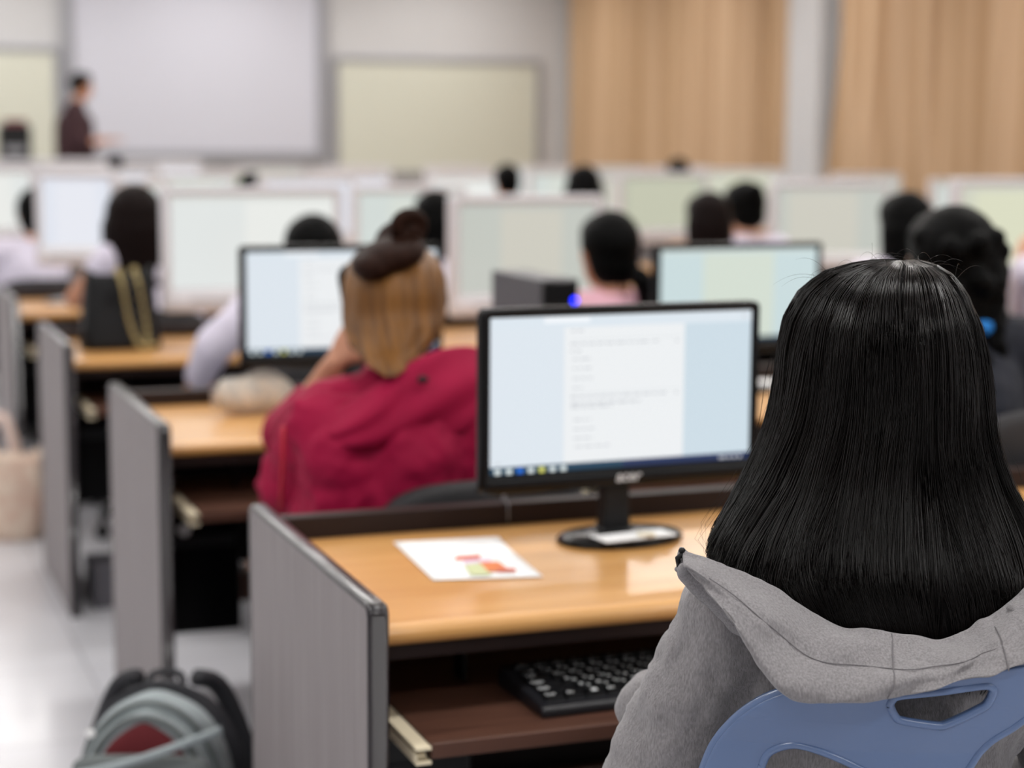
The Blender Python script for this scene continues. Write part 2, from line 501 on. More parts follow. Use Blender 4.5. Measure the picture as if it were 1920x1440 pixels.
def black_monitor(label, X, Y, rz, w, z0, z1, deskz, cols, bright, logo=False, base=None, page=None):
    t = thing('monitor', label, 'monitor', (X, Y, deskz), rz)
    h = z1 - z0; zb = z0 - deskz; bz = .0145; bzb = .032
    g, out = panel_frame(w, h, bz, bzb, .022, .012)
    bzl = mk('bezel', g, BLACK_GLOSS, t, smooth=True, loc=(0, 0, zb))
    g = G(); g.prism(rrect(-w / 2 + .004, w / 2 - .004, .004, h - .004, .01), .021, .034, 'y')
    g.prism(rrect(-w / 2 + .08, w / 2 - .08, .05, h - .05, .02), .034, .052, 'y')
    mk('back_cover', g, BLACK_PL, t, loc=(0, 0, zb), bevel=.002)
    sw, sh = w - 2 * bz, h - bz - bzb
    g = G(); g.box(-sw / 2 - .001, sw / 2 + .001, .005, .007, -.001, sh + .001)
    mats = [BLACK_GLOSS, *cols]
    screen_face(g, sw, sh, .005, page)
    s = mk('screen', g, mats, t, loc=(0, 0, zb + bzb)); s['label'] = bright
    # stand
    bw, bd = base or (.108, .072)
    by = .01
    g = G(); g.lathe([(.001, 0), (.94, 0), (1.0, .004), (1.0, .008), (.95, .0125), (.5, .015), (.001, .0155)], (0, by, 0), 48, bw, bd)
    mk('base', g, BLACK_GLOSS, t, smooth=True)
    g = G()
    pf = [(-.026, .012), (.026, .012), (.022, .05), (.024, zb + .06), (-.024, zb + .06), (-.022, .05)]
    g.prism(pf, .022, .050, 'y'); g.lathe([(.001, 0), (.034, 0), (.034, .006), (.001, .006)], (0, .036, .0125), 24)
    mk('neck', g, BLACK_PL, t, bevel=.004)
    if logo:
        c = bpy.data.curves.new('logo', 'FONT'); c.body = 'acer'; c.size = .0235; c.extrude = .0003; c.align_x = 'CENTER'; c.shear = .25; c.space_character = 1.05; c.offset = .0004
        tmp = bpy.data.objects.new('tmp', c); COL.objects.link(tmp); dg = bpy.context.evaluated_depsgraph_get()
        me = bpy.data.meshes.new_from_object(tmp.evaluated_get(dg)); bpy.data.objects.remove(tmp)
        me.materials.clear(); me.materials.append(mat('logo_silver', (205, 208, 212), rough=.35, metal=.2))
        o = bpy.data.objects.new('logo', me); COL.objects.link(o); o.parent = bzl; o.location = (.008, -.0006, .0095); o.rotation_euler = (PI / 2, 0, 0)
        o['label'] = 'small silver maker lettering on the lower bezel'
    return t


C_BG = glow('ui_side', (226, 235, 243), .95); C_SIDE2 = glow('ui_side_right', (208, 224, 234), .95)
C_PAGE = glow('ui_page', (240, 243, 245), .96); C_TOP = glow('ui_top', (222, 232, 240), .98); C_TAB = glow('ui_tab', (242, 246, 250), 1)
C_BAR = glow('ui_taskbar', (22, 66, 92), .9); C_BAR2 = glow('ui_taskbar_right', (26, 48, 92), .9); C_TXT = glow('ui_text', (206, 209, 214), .93); C_LINE = glow('ui_line', (205, 212, 216), .9)
C_IW = glow('ui_icon_white', (225, 235, 235), 1); C_IB = glow('ui_icon_blue', (20, 110, 225), 1); C_IY = glow('ui_icon_yellow', (225, 225, 110), 1)
cols1 = [C_BG, C_SIDE2, C_PAGE, C_TOP, C_TAB, C_BAR, C_BAR2, C_TXT, C_LINE, C_IW, C_IB, C_IY]


def ui_layers(seed, text=True):
    r = random.Random(seed)
    L = [(1, 0, 1, 0, 1), (2, .735, 1, 0, .93), (3, .275, .735, 0, .93), (4, 0, 1, .93, 1), (5, .20, .37, .955, .99), (4, 0, 1, .925, .955),
         (6, 0, .5, 0, .047), (7, .5, 1, 0, .047)]
    if text:
        def line(v, u0, u1, th=.011):
            u = u0
            while u < u1:
                wd = r.uniform(.012, .04); L.append((8, u, min(u + wd, u1), v, v + th)); u += wd + .008
        line(.895, .30, .345); line(.81, .295, .60); line(.812, .61, .63); line(.765, .295, .335)
        for v in (.715, .655, .59, .53): line(v, .305, .36 + r.uniform(-.02, .02), .010)
        line(.47, .295, .66, .012); line(.425, .295, .56, .014); line(.405, .295, .45, .01)
        for v in (.325, .265, .205): line(v, .305, .37 + r.uniform(-.02, .02), .010)
        line(.15, .31, .44, .010)
        L.append((9, .29, .71, .845, .847)); L.append((9, .29, .71, .50, .502))
        L.append((8, .955, .965, .955, .975)); L.append((8, .02, .03, .07, .085)); line(.016, .87, .96, .016)
        for v in (.81, .47): L.append((8, .69, .70, v, v + .015))
    for k, (u, c) in enumerate(((.013, 10), (.055, 10), (.095, 11), (.135, 10), (.175, 12), (.215, 10), (.255, 10))):
        L.append((c, u, u + .021, .008, .040))
    return L


black_monitor('black widescreen monitor on the nearest desk, showing a form page above a dark taskbar', 1.188, 2.66, .03, .492, .835, 1.129, .745, cols1,
              'bright pale blue and white web page', logo=True, page=ui_layers(1))
black_monitor('black monitor in front of the person in the red jacket, glaring white screen', 1.135, 4.17, -.02, .49, .858, 1.143, .745, cols1,
              'glaring white and pale blue page', page=ui_layers(2))
cY1 = glow('ui2_left', (206, 224, 226), .95); cY2 = glow('ui2_mid', (216, 226, 214), .95); cY3 = glow('ui2_top', (214, 228, 226), .95)
black_monitor('black monitor behind the near monitor, pale green screen, beside the grey hoodie', 2.197, 4.2, .04, .49, .85, 1.13, .745,
              [cY1, cY2, cY3, C_BAR], 'pale green and blue page', page=[(1, 0, 1, 0, 1), (2, .27, .72, 0, .95), (3, 0, 1, .95, 1), (4, 0, 1, 0, .03)])


def white_monitor(label, X, Y, rz, w, h, cols, split=(.3, .72), top=1.22, group=None, chin=.045):
    """white-framed all-in-one screen on a foot"""
    t = thing('white_monitor', label, 'monitor', (X, Y, .745), rz, group)
    zt = top - .745; zb = zt - h
    g, out = panel_frame(w, h, .028, .03 + chin, .035, .014)
    mk('bezel', g, WHITE_PL, t, smooth=True, loc=(0, 0, zb))
    g = G(); g.prism(rrect(-w / 2 + .003, w / 2 - .003, .003, h - .003, .012), .034, .055, 'y')
    mk('back_cover', g, WHITE_PL, t, loc=(0, 0, zb), bevel=.006)
    sw, sh = w - .056, h - .028 - .03 - chin
    g = G(); g.box(-sw / 2 - .001, sw / 2 + .001, .005, .007, -.001, sh + .001)
    ly = [(1, 0, 1, 0, 1), (2, split[0], split[1], 0, .94), (3, 0, 1, .94, 1)]
    screen_face(g, sw, sh, .005, ly)
    mk('screen', g, [BLACK_GLOSS, *cols], t, loc=(0, 0, zb + .03 + chin))
    mk('speaker_slot', G().box(-w * .35, w * .35, -.001, .002, .012, .018), GREY_PL, t, loc=(0, 0, zb + .02))
    g = G(); g.box(-.05, .05, .05, .075, .01, zb + .12); g.box(-.12, .12, -.05, .11, 0, .012)
    mk('stand', g, GREY_PL, t, bevel=.004)
    return t


def cset(n, a, b, c, s=.9):
    return [glow(n + '_a', a, s), glow(n + '_b', b, s), glow(n + '_c', c, s)]


S_W = cset('sw', (230, 234, 232), (238, 240, 236), (225, 228, 224), .95)
S_Y = cset('sy', (204, 208, 200), (214, 212, 200), (200, 204, 198), .9)
S_G = cset('sg', (196, 202, 182), (204, 206, 184), (190, 198, 180), .9)
S_YB = cset('syb', (212, 214, 196), (222, 224, 198), (208, 210, 200), .95)
S_B = cset('sb', (228, 232, 242), (234, 236, 244), (224, 226, 236), .96)
S_T = cset('st', (214, 222, 218), (218, 224, 216), (208, 216, 212), .95)
S_GR = cset('sgr', (160, 190, 140), (176, 200, 150), (170, 190, 160), .8)
white_monitor('big white-framed monitor behind the black handbag, bright white page', 1.27, 5.74, -.01, .58, .392, S_W, (.45, 1), 1.238)
white_monitor('big white-framed monitor with yellowish page, behind the small black computer tower', 2.205, 5.74, .08, .56, .40, S_Y, (.3, .75), 1.207)
white_monitor('white-framed monitor at the right edge of the picture, pale yellow page', 4.18, 5.76, 0, .58, .40, S_YB, (.12, .8), 1.262)
white_monitor('squarish white monitor left of the long-haired person by the handbag', .915, 7.31, -.45, .33, .37, S_B, (.2, .8), 1.262)
white_monitor('white monitor right of the tall dark-haired person, pale green page', 2.28, 7.31, 0, .50, .37, S_T, (.3, .8), 1.2)
white_monitor('wide white-framed monitor right of the close pair in white shirts, beige page', 4.28, 7.31, -.02, .60, .40, S_Y, (.1, .75), 1.212)
white_monitor('white monitor at the left edge of the picture in the fifth row', .70, 8.88, 0, .46, .36, S_W, (.3, .8), 1.255)
white_monitor('white-framed monitor behind the person with the blue hair band', 2.24, 8.88, .12, .50, .36, S_B, (.3, .8), 1.212)
white_monitor('white-framed monitor with greenish page behind the black ponytail', 4.18, 8.88, 0, .52, .37, S_G, (.05, .9), 1.226)
white_monitor('white-framed monitor far back in front of the first curtain, pale yellow page', 5.42, 10.45, 0, .58, .40, S_YB, (.4, .8), 1.222)
white_monitor('white-framed monitor far back in front of the white pilaster', 6.38, 10.45, -.03, .50, .36, S_Y, (.3, .8), 1.19)
white_monitor('small bright white monitor far back below the projection screen', 2.46, 13.6, 0, .33, .32, S_B, (.1, .9), 1.20)
white_monitor('small green monitor far back below the projection screen', 2.47, 12.02, 0, .33, .32, S_GR, (.3, .8), 1.18)

PAL = [S_W, S_Y, S_T, S_B]
r2 = random.Random(21)
wproto = {}
for i, xs in ((3, (5.25, 6.2)), (4, (1.35, 5.15, 6.1)), (5, (1.0, 1.95, 2.85, 3.65, 4.5)), (6, (1.2, 1.8, 3.3, 4.1, 4.9, 5.7, 6.4)), (7, (1.0, 1.75, 3.1, 3.8, 4.55, 5.3, 6.0, 6.6))):
    for k, x in enumerate(xs):
        lab = 'blurred white-framed monitor on a desk in the %s' % ORD[i]
        grp = 'white-framed monitors in the %s' % ORD[i]
        ci = (k + i) % 4; X = x + r2.uniform(-.06, .06); rzz = r2.uniform(-.12, .12); Yk = ROWY[i] + .42
        if ci not in wproto:
            wproto[ci] = white_monitor(lab, X, Yk, rzz, .50, .37, PAL[ci], (.25, .8), 1.19, grp)
        else:
            dup(wproto[ci], (X, Yk, .745), rzz, lab, grp)


# ------------------------------------------------------------------ near desk things
def text_mesh(s, size):
    c = bpy.data.curves.new('t', 'FONT'); c.body = s; c.size = size; c.align_x = 'CENTER'; c.align_y = 'CENTER'; c.offset = .00012
    tmp = bpy.data.objects.new('tmp', c); COL.objects.link(tmp); dg = bpy.context.evaluated_depsgraph_get()
    me = tmp.evaluated_get(dg).to_mesh()
    vs = [v.co.copy() for v in me.vertices]; fs = [tuple(p.vertices) for p in me.polygons]
    bpy.data.objects.remove(tmp)
    return vs, fs


def keyboard(label, loc, rz, mbody, mkey, mleg, ncol=15, legends=True):
    t = thing('keyboard', label, 'keyboard', loc, rz)
    W, H = .44, .165; tilt = .07
    # body: side profile extruded, front low
    g = G(); pf = [(0, .001), (0, .012), (.004, .0155), (H - .004, .0305), (H, .028), (H, .001)]
    g.prism(pf, -W / 2, W / 2, 'x')
    mk('body', g, mbody, t, bevel=.003)
    g = G()
    for x in (-.18, .18): g.box(x - .02, x + .02, H - .02, H - .008, 0, .002)
    mk('foot', g, mbody, t)
    rows = [('esc', 'F1', 'F2', 'F3', 'F4', 'F5', 'F6', 'F7', 'F8', 'F9', 'F10', 'F11', 'F12', 'PS', 'SL'),
            ('`', '1', '2', '3', '4', '5', '6', '7', '8', '9', '0', '-', '=', 'Bksp', 'Ins'),
            ('Tab', 'Q', 'W', 'E', 'R', 'T', 'Y', 'U', 'I', 'O', 'P', '[', ']', '\\', 'Del'),
            ('Caps', 'A', 'S', 'D', 'F', 'G', 'H', 'J', 'K', 'L', ';', "'", 'Enter', 'PgUp'),
            ('Shift', 'Z', 'X', 'C', 'V', 'B', 'N', 'M', ',', '.', '/', 'Shift', 'PgDn'),
            ('Ctrl', 'Fn', 'Win', 'Alt', ' ', 'Alt', 'Ctrl', '<', '>')]
    wd = {'Tab': 1.5, 'Caps': 1.75, 'Shift': 2.1, 'Bksp': 1.6, 'Enter': 1.9, ' ': 5.6, '\\': 1.3}
    U = .0262; sl = (.0305 - .0155) / (H - .008)
    y = H - .014
    for ri, row in enumerate(rows):
        kh = .0165 if ri == 0 else .0215
        tot = sum(wd.get(k, 1.0) for k in row); scale = (W - .026) / tot
        x = -W / 2 + .013
        yc = y - kh / 2
        zb = .0155 + (yc - .004) * sl
        for kk in row:
            kw = wd.get(kk, 1.0) * scale
            g = G(); x0, x1 = x + .0012, x + kw - .0012; y0, y1 = yc - kh / 2 + .001, yc + kh / 2 - .001
            i = .0022; zt = .0062
            g.add([(x0, y0, -.001), (x1, y0, -.001), (x1, y1, -.001), (x0, y1, -.001), (x0 + i, y0 + i, zt), (x1 - i, y0 + i, zt), (x1 - i, y1 - i * .6, zt + .0006), (x0 + i, y1 - i * .6, zt + .0006)],
                  [(0, 3, 2, 1), (4, 5, 6, 7), (0, 1, 5, 4), (1, 2, 6, 5), (2, 3, 7, 6), (3, 0, 4, 7)])
            if legends and kk != ' ':
                def put(s, size, dx, dy):
                    vs, fs = text_mesh(s, size); g.mi = 1
                    g.add([(v.x + dx, v.y + dy, zt + .0005) for v in vs], fs); g.mi = 0
                cx = (x0 + x1) / 2
                if len(kk) == 1:
                    put(kk, .0115, cx - .0035, yc + .0028)
                    put('o' if ri % 2 else 'u', .0095, cx + .0045, yc - .0035)
                elif kk == 'Win':
                    g.mi = 1
                    for ax in (0, 1):
                        for ay in (0, 1): g.quad(*[(cx - .004 + ax * .0042 + a, yc - .004 + ay * .0042 + b, zt + .0005) for a, b in ((0, 0), (.0037, 0), (.0037, .0037), (0, .0037))])
                    g.mi = 0
                else: put(kk, .0088 if ri else .006, x0 + .0085 if kw > .03 else cx, yc)
            g.v = [(a, b, c + zb + (b - yc) * sl) for a, b, c in g.v]
            mk('key', g, [mkey, mleg], t)
            x += kw
        y -= kh + (.004 if ri == 0 else .0012)
    return t


kb = keyboard('black keyboard with white key lettering on the pulled-out brown tray', (1.10, 2.232, .6122), .03, BLACK_KB, KEY_BLK, KEY_W)
# sheet with printed picture
t = thing('paper_sheet', 'white sheet with a small red and orange printed picture on the near desk', 'paper', (0, 0, .7462))
c4 = [(.802, 2.478), (.980, 2.446), (1.003, 2.722), (.829, 2.752)]      # fl, fr, br, bl
c4 = [tuple(atz(px, py, .7462)[:2]) for px, py in ((812, 1089), (1018, 1082), (935, 1011), (737, 1017))]


def bil(u, v):
    (a, b, c, d) = [Vector(p) for p in c4]
    return (a * (1 - u) + b * u) * (1 - v) + (d * (1 - u) + c * u) * v


g = G(); P = []
for i in range(9):
    row = []
    for j in range(9):
        p = bil(i / 8, j / 8); z = .0008 + .0015 * math.sin(i * .5) * math.sin(j * .4) + (.003 * ((j - 6) / 2) ** 2 * (i / 8) if j > 6 else 0)
        row.append((p.x, p.y, z))
    P.append(row)
g.grid(P); g.f = [f[::-1] for f in g.f]
mk('sheet', g, PAPER, t, smooth=True, mods=[('SOLIDIFY', dict(thickness=.0003, offset=-1))])


def patch(g, mi, pts, dz):
    g.mi = mi; g.add([(*bil(u, v), .0032 + dz) for u, v in pts], [tuple(range(len(pts)))])


g = G()
patch(g, 0, [(.36, .42), (.60, .44), (.66, .56), (.42, .54)], 0)
patch(g, 3, [(.40, .30), (.66, .30), (.70, .44), (.44, .42)], .0001)
patch(g, 1, [(.55, .12), (.76, .12), (.74, .36), (.56, .36)], .0002)
patch(g, 2, [(.36, .05), (.55, .04), (.56, .34), (.40, .30)], .0003)
patch(g, 0, [(.63, .10), (.80, .10), (.82, .18), (.66, .2)], .0004)
mk('printed_picture', g, [PAPER_R, PAPER_O, PAPER_G, PAPER_P], t)
# papers on the monitor foot
bt = .745 + .0160
tag(mk('folded_note', G().box(-.062, .070, -.024, .026, 0, .0012).box(-.05, .06, -.02, .02, .0012, .0026), PAPER, loc=(1.188, 2.622, bt), bevel=0), 'folded white note lying on the foot of the near monitor', 'paper').rotation_euler = (0, 0, .12)
tag(mk('eraser', G().box(-.014, .014, -.007, .007, 0, .006), mat('cream_rubber', (228, 224, 205), rough=.7), loc=(1.205, 2.607, bt + .0027), bevel=.0015), 'small cream scrap on the note at the monitor foot', 'eraser').rotation_euler = (0, 0, -.3)
# marker on back rail
p = at(1381, 935, 2.855)
t = thing('marker_pen', 'clear marker pen with blue cap standing behind the near monitor', 'pen', (p.x - .008, 2.80, .7452))
mk('barrel', G().lathe([(.001, 0), (.006, 0), (.006, .050), (.001, .050)], seg=16), mat('clear_plastic', (215, 220, 225), rough=.15), t, smooth=False)
mk('cap', G().lathe([(.001, 0), (.0072, 0), (.0072, .013), (.003, .018), (.001, .018)], (.004, 0, .050), seg=16), mat('blue_cap', (60, 80, 225), rough=.3), t)
# cable clip on rail
p = at(943, 935, 2.86)
t = thing('cable_clip', 'small grey cable clip on the back rail left of the monitor neck', 'clip', (p.x, 2.855, .7825))
g = G(); g.tube([(0, .006 * math.cos(a), .007 + .006 * math.sin(a)) for a in np.linspace(0, 2 * PI, 14)], .0018, 6)
mk('ring', g, GREY_PL, t, smooth=True); mk('cable', G().tube([(0, -.0, .004), (0, -.02, .0), (0, -.022, -.03)], .0015, 6), GREY_PL, t, smooth=True)


# computer towers
def tower(label, loc, rz, w, d, h, m=BLACK_PL, led=False, sticker=False):
    t = thing('computer_tower', label, 'computer', loc, rz)
    mk('case', G().box(-w / 2, w / 2, 0, d, 0, h), m, t, bevel=.004)
    f = mk('front_panel', G().box(-w / 2 + .004, w / 2 - .004, -.008, 0, .005, h - .005), BLACK_GLOSS, t, bevel=.003)
    mk('drive_door', G().box(-w / 2 + .01, w / 2 - .01, -.0095, -.008, h * .72, h * .82), BLACK_PL, f)
    if led:
        o = mk('power_light', G().lathe([(.001, 0), (.007, 0), (.007, .003), (.001, .003)], (0, 0, 0), 16), glow('blue_led', (20, 40, 255), 6), f, loc=(w / 2 - .014, -.008, h - .05)); o.rotation_euler = (PI / 2, 0, 0)
    if sticker:
        o = mk('sticker', G().lathe([(.001, 0), (.014, 0), (.014, .001), (.001, .001)], (0, 0, 0), 20), PAPER, f, loc=(-.045, -.008, h - .035)); o.rotation_euler = (PI / 2, 0, 0)
    return t


DGREY = mat('tower_grey', (74, 74, 78), rough=.45)
tower('slim dark computer tower with blue power light, standing on the second desk', (1.60, 3.96, .7455), 0, .095, .34, .322, DGREY, led=True)
for i, nm in ((0, 'nearest'), (1, 'second'), (2, 'third'), (3, 'fourth')):
    t = tower('black computer tower hung under the aisle end of the %s desk' % nm, (.755, ROWY[i] + .20, .30), 0, .16, .2, .27, sticker=(i == 1))
    g = G()
    for xx in (-.088, .082): g.box(xx, xx + .006, .05, .09, -.006, .414)
    g.box(-.088, .088, .05, .09, -.006, -.0005)
    mk('hanger', g, BLACK_PL, t)

# black-lit small clip etc. on second desk
# pouch
FLORAL = mat('floral_cloth', (222, 208, 190), rough=.85, rgb2=(178, 178, 176), nscale=(45, 45, 45), detail=4)
p0 = at(482, 745, 4.2)
t = thing('pencil_pouch', 'grey and beige patterned pencil pouch lying on the second desk', 'pouch', (p0.x, 4.22, .7455), .12)
g = G(); rows = []
for u in np.linspace(-1, 1, 18):
    s = (1 - abs(u) ** 4) ** .5 * .9 + .12; row = []
    for k in range(16):
        a = 2 * PI * k / 16
        yy = .034 * s * math.cos(a); zz = max(.0, .045 + (.052 if math.sin(a) > 0 else .045) * s * math.sin(a) * (1 - .25 * abs(math.cos(a))))
        row.append((u * .1, yy + .004 * math.sin(u * 9), zz * (1 + .10 * math.sin(u * 5 + .6))))
    rows.append(row)
g.grid(rows, closed=True); g.f += [tuple(range(16)), tuple(range(17 * 16, 18 * 16))[::-1]]; g.m += [0, 0]
mk('body', g, FLORAL, t, smooth=True, mods=[('SUBSURF', dict(levels=1, render_levels=1))])
mk('zip', G().tube([(u * .095, .004 * math.sin(u * 9), .0975 * (1 + .10 * math.sin(u * 5 + .6)) * ((1 - abs(u) ** 4) ** .5 * .62 + .38)) for u in np.linspace(-1, 1, 14)], .0035, 6), GREY_PL, t, smooth=True)
mk('zip_pull', G().box(-.108, -.094, -.002, .002, .02, .06), mat('zip_metal', (190, 190, 190), rough=.3, metal=.8), t, bevel=.001)
# loose papers and mouse near the second monitor
p = atz(1445, 722, .746)
for k, (dx, dy, a) in enumerate(((0, 0, .2), (.02, .05, -.1))):
    o = mk('paper_sheet', G().box(-.07, .07, -.05, .05, 0, .0006), PAPER, loc=(p.x + dx, p.y + dy, .7458 + k * .0008)); o.rotation_euler = (0, 0, a)
    tag(o, ['white slip of paper on the second desk beside the near monitor, lower of two', 'white slip of paper on the second desk beside the near monitor, upper of two'][k], 'paper')
p = atz(1446, 690, .75)
t = thing('computer_mouse', 'small dark computer mouse on the second desk beside the paper slips', 'mouse', (p.x, min(p.y, 4.36), .7458))
mk('shell', G().ell((0, 0, .012), (.028, .05, .018)), BLACK_PL, t, smooth=True); mk('wheel', G().ell((0, .02, .028), (.004, .009, .006)), GREY_PL, t, smooth=True)
# white keyboard on third row tray
p = atz(365, 708, .63)
keyboard('pale keyboard on the tray of the third desk, by the white sleeve', (p.x + .13, ROWY[2] + .02, .6122), 0, WHITE_PL, mat('key_pale', (205, 210, 205), rough=.5), KEY_BLK, legends=False)
# white cup-like thing on fourth desk
p = atz(95, 556, .75)
tag(mk('paper_roll', G().tube([(0, -.08, .022), (0, .08, .022)], .021, 16), PAPER, loc=(.93, ROWY[3] + .25, .7455), smooth=True), 'rolled white paper on the fourth desk beside the arm', 'paper').rotation_euler = (0, 0, 1.45)

# black handbag with chain on third desk
LEATHER = mat('black_leather', (13, 14, 16), rough=.45, spec=.25, bump=.3, bscale=220)
GOLD = mat('pale_gold', (188, 170, 120), rough=.35, metal=.6)
p = at(235, 645, 5.62)
t = thing('handbag', 'black handbag with pale gold chain handles standing on the third desk', 'bag', (p.x - .004, 5.70, .7455), .12)
g = G(); rows = []
hb, wb, wt, db, dt = .238, .120, .100, .068, .034
for k, z in enumerate(np.linspace(0, hb, 12)):
    u = z / hb; hw = wb + (wt - wb) * u; hd = db + (dt - db) * u; row = []
    for q in range(24):
        a = 2 * PI * q / 24; ca, sa = math.cos(a), math.sin(a)
        row.append((hw * math.copysign(abs(ca) ** .35, ca), hd * math.copysign(abs(sa) ** .5, sa), z + (.012 * math.cos(2 * a) if k == 11 else 0)))
    rows.append(row)
g.grid(rows, closed=True); g.f += [tuple(range(24))]; g.m += [0]
mk('body', g, LEATHER, t, smooth=True, mods=[('SOLIDIFY', dict(thickness=.003))])
mk('flap', G().prism([(-.062, .0), (.062, .0), (.05, .05), (-.05, .05)], -.064, -.056, 'y'), LEATHER, t, bevel=.003, loc=(0, .012, .13))
for s, yy in ((0, -.05), (1, -.035)):
    x0 = -.012 + .055 * s; pts = spline([(x0, yy + .015, .238), (x0 + .006, yy - .012, .20), (x0 + .022, yy - .022, .09), (x0 + .045 - .02 * s, yy - .04, .02), (x0 + .075 - .03 * s, yy - .045, .012)], 26)
    g = G()
    for i, q in enumerate(pts[:-1]):
        d = (Vector(pts[i + 1]) - Vector(q)).normalized(); s1 = Vector((1, 0, 0)) if i % 2 else Vector((0, 1, 0))
        side = (s1 - d * s1.dot(d)).normalized(); c = Vector(q)
        g.tube([c + d * .008 * math.cos(a) + side * .0055 * math.sin(a) for a in np.linspace(0, 2 * PI, 9)], .0028, 5, cap=False)
    mk('chain_handle', g, GOLD, t, smooth=True)
    mk('chain_ring', G().tube([(x0 + .009 * math.cos(a), yy + .014, .241 + .009 * math.sin(a)) for a in np.linspace(0, 2 * PI, 14)], .0028, 6, cap=False), GOLD, t, smooth=True)

# floral tote bag on the floor in the aisle
TOTE = mat('floral_tote', (224, 208, 190), rough=.85, rgb2=(206, 170, 152), nscale=(18, 18, 18), detail=4)
t = thing('tote_bag', 'pale floral tote bag on the aisle floor beside the fourth desk', 'bag', (.55, 6.52, 0), -.5)
g = G(); rows = []
for k, z in enumerate(np.linspace(.0, .30, 10)):
    u = z / .30; hw = .12 + .02 * math.sin(u * 3); hd = .07 * (1 - .6 * u) + .01; row = []
    for q in range(28):
        a = 2 * PI * q / 28; ca, sa = math.cos(a), math.sin(a)
        row.append((hw * math.copysign(abs(ca) ** .5, ca) + .006 * math.sin(7 * a + z * 20), hd * math.copysign(abs(sa) ** .6, sa) + .005 * math.sin(5 * a), z + (.01 * math.sin(3 * a) if k == 9 else 0)))
    rows.append(row)
g.grid(rows, closed=True); g.f += [tuple(range(28))]; g.m += [0]
mk('body', g, TOTE, t, smooth=True, mods=[('SOLIDIFY', dict(thickness=.004))])
for yy in (-.03, .03):
    mk('handle', G().tube(spline([(-.05, yy, .26), (-.055, yy * .8, .36), (-.03, yy * .4, .42), (0, yy * .3, .425), (.03, yy * .5, .36), (.05, yy, .26)], 20), .011, 8), mat('tote_handle', (226, 200, 188), rough=.8), t, smooth=True)

# grey carton under third desk
tag(mk('storage_box', G().box(-.14, .14, -.1, .1, 0, .12).box(-.142, .142, -.102, .102, .10, .125), mat('dark_grey_card', (92, 90, 96), rough=.7), loc=(.84, 5.50, 0), bevel=.004), 'dark grey box on the floor under the third desk', 'box')


# backpack beside near panel
BP_G = mat('backpack_grey', (150, 160, 163), rough=.75, bump=.5, bscale=500, noise=.05, nscale=(20, 20, 20))
BP_K = mat('backpack_black', (30, 31, 37), rough=.7, bump=.4, bscale=400)
BP_R = mat('backpack_red', (96, 18, 26), rough=.8)
BP_DG = mat('backpack_dark_grey', (104, 110, 110), rough=.7)
p = at(305, 1440, 3.08)
bpk = thing('backpack', 'grey and black backpack with dark red pocket standing in the aisle by the nearest desk', 'bag', (p.x - .005, 3.12, 0), -.36)


bpk.scale = (1.06, 1, .91)


def pillow(w, d, h, y0, z0, e=.45, ey=.7, n=28, k=16, arch=1.0):
    """soft bag body: cross sections stacked in z, arched top"""
    rows = []
    for i in range(k):
        u = i / (k - 1); z = h * u
        s = 1.0 if u < .55 else max(0.04, math.sqrt(max(0, 1 - ((u - .55) / .45) ** 2))) * arch + (1 - arch)
        sy = 1.0 if u < .7 else max(.25, math.sqrt(max(0, 1 - ((u - .7) / .32) ** 2)))
        sb = min(1, .8 + u * 2)
        row = []
        for q in range(n):
            a = 2 * PI * q / n; ca, sa = math.cos(a), math.sin(a)
            row.append((w / 2 * s * sb * math.copysign(abs(ca) ** e, ca), y0 + d / 2 * sy * sb * math.copysign(abs(sa) ** ey, sa), z0 + z))
        rows.append(row)
    g = G(); g.grid(rows, closed=True); g.f += [tuple(range(n)), tuple(range((k - 1) * n, k * n))[::-1]]; g.m += [0, 0]
    return g


SUB = [('SUBSURF', dict(levels=1, render_levels=2))]
mk('back_compartment', pillow(.285, .09, .475, .07, 0), BP_K, bpk, smooth=True, mods=SUB)
mc = mk('main_compartment', pillow(.262, .13, .475, .0, .0), BP_G, bpk, smooth=True, mods=SUB)
# arched piping
def arch(w, h, y, r, z0=.0, uz=.55):
    pts = []
    for a in np.linspace(0, PI, 26):
        pts.append((w / 2 * math.cos(a), y, z0 + h * uz + h * (1 - uz) * math.sin(a)))
    pts = [(w / 2, y, z0 + .05)] + pts + [(-w / 2, y, z0 + .05)]
    return G().tube(pts, r, 8)


mk('piping', arch(.27, .468, .055, .007), BP_K, bpk, smooth=True)
mk('zip', arch(.24, .468, -.047, .005), BP_DG, bpk, smooth=True)
fp = mk('front_flap', pillow(.235, .06, .462, -.072, .0, arch=1), BP_G, bpk, smooth=True, mods=SUB)
mk('flap_piping', arch(.21, .457, -.096, .005), BP_DG, bpk, smooth=True)
mk('red_pocket', pillow(.185, .03, .447, -.098, .0), BP_R, bpk, smooth=True, mods=SUB)
lp = mk('lower_pocket', pillow(.24, .05, .395, -.122, .0, arch=.15), BP_DG, bpk, smooth=True, mods=SUB)
mk('pocket_edge', G().tube(spline([(-.11, -.148, .36), (0, -.154, .395), (.13, -.13, .445)], 12), .008, 8), BP_G, bpk, smooth=True)
mk('button', G().lathe([(.001, 0), (.008, 0), (.008, .004), (.001, .005)], seg=16), PAPER, bpk, loc=(-.085, -.098, .425)).rotation_euler = (PI / 2, 0, 0)
for s in (-1, 1):
    mk('shoulder_strap', G().tube(spline([(s * .05, .11, .465), (s * .09, .14, .43), (s * .135, .14, .28), (s * .14, .12, .1), (s * .12, .11, .04)], 20), .018, 8), BP_K, bpk, smooth=True)
mk('top_handle', G().tube(spline([(-.03, .10, .455), (-.02, .115, .472), (.02, .115, .472), (.03, .10, .455)], 12), .007, 8), BP_K, bpk, smooth=True)


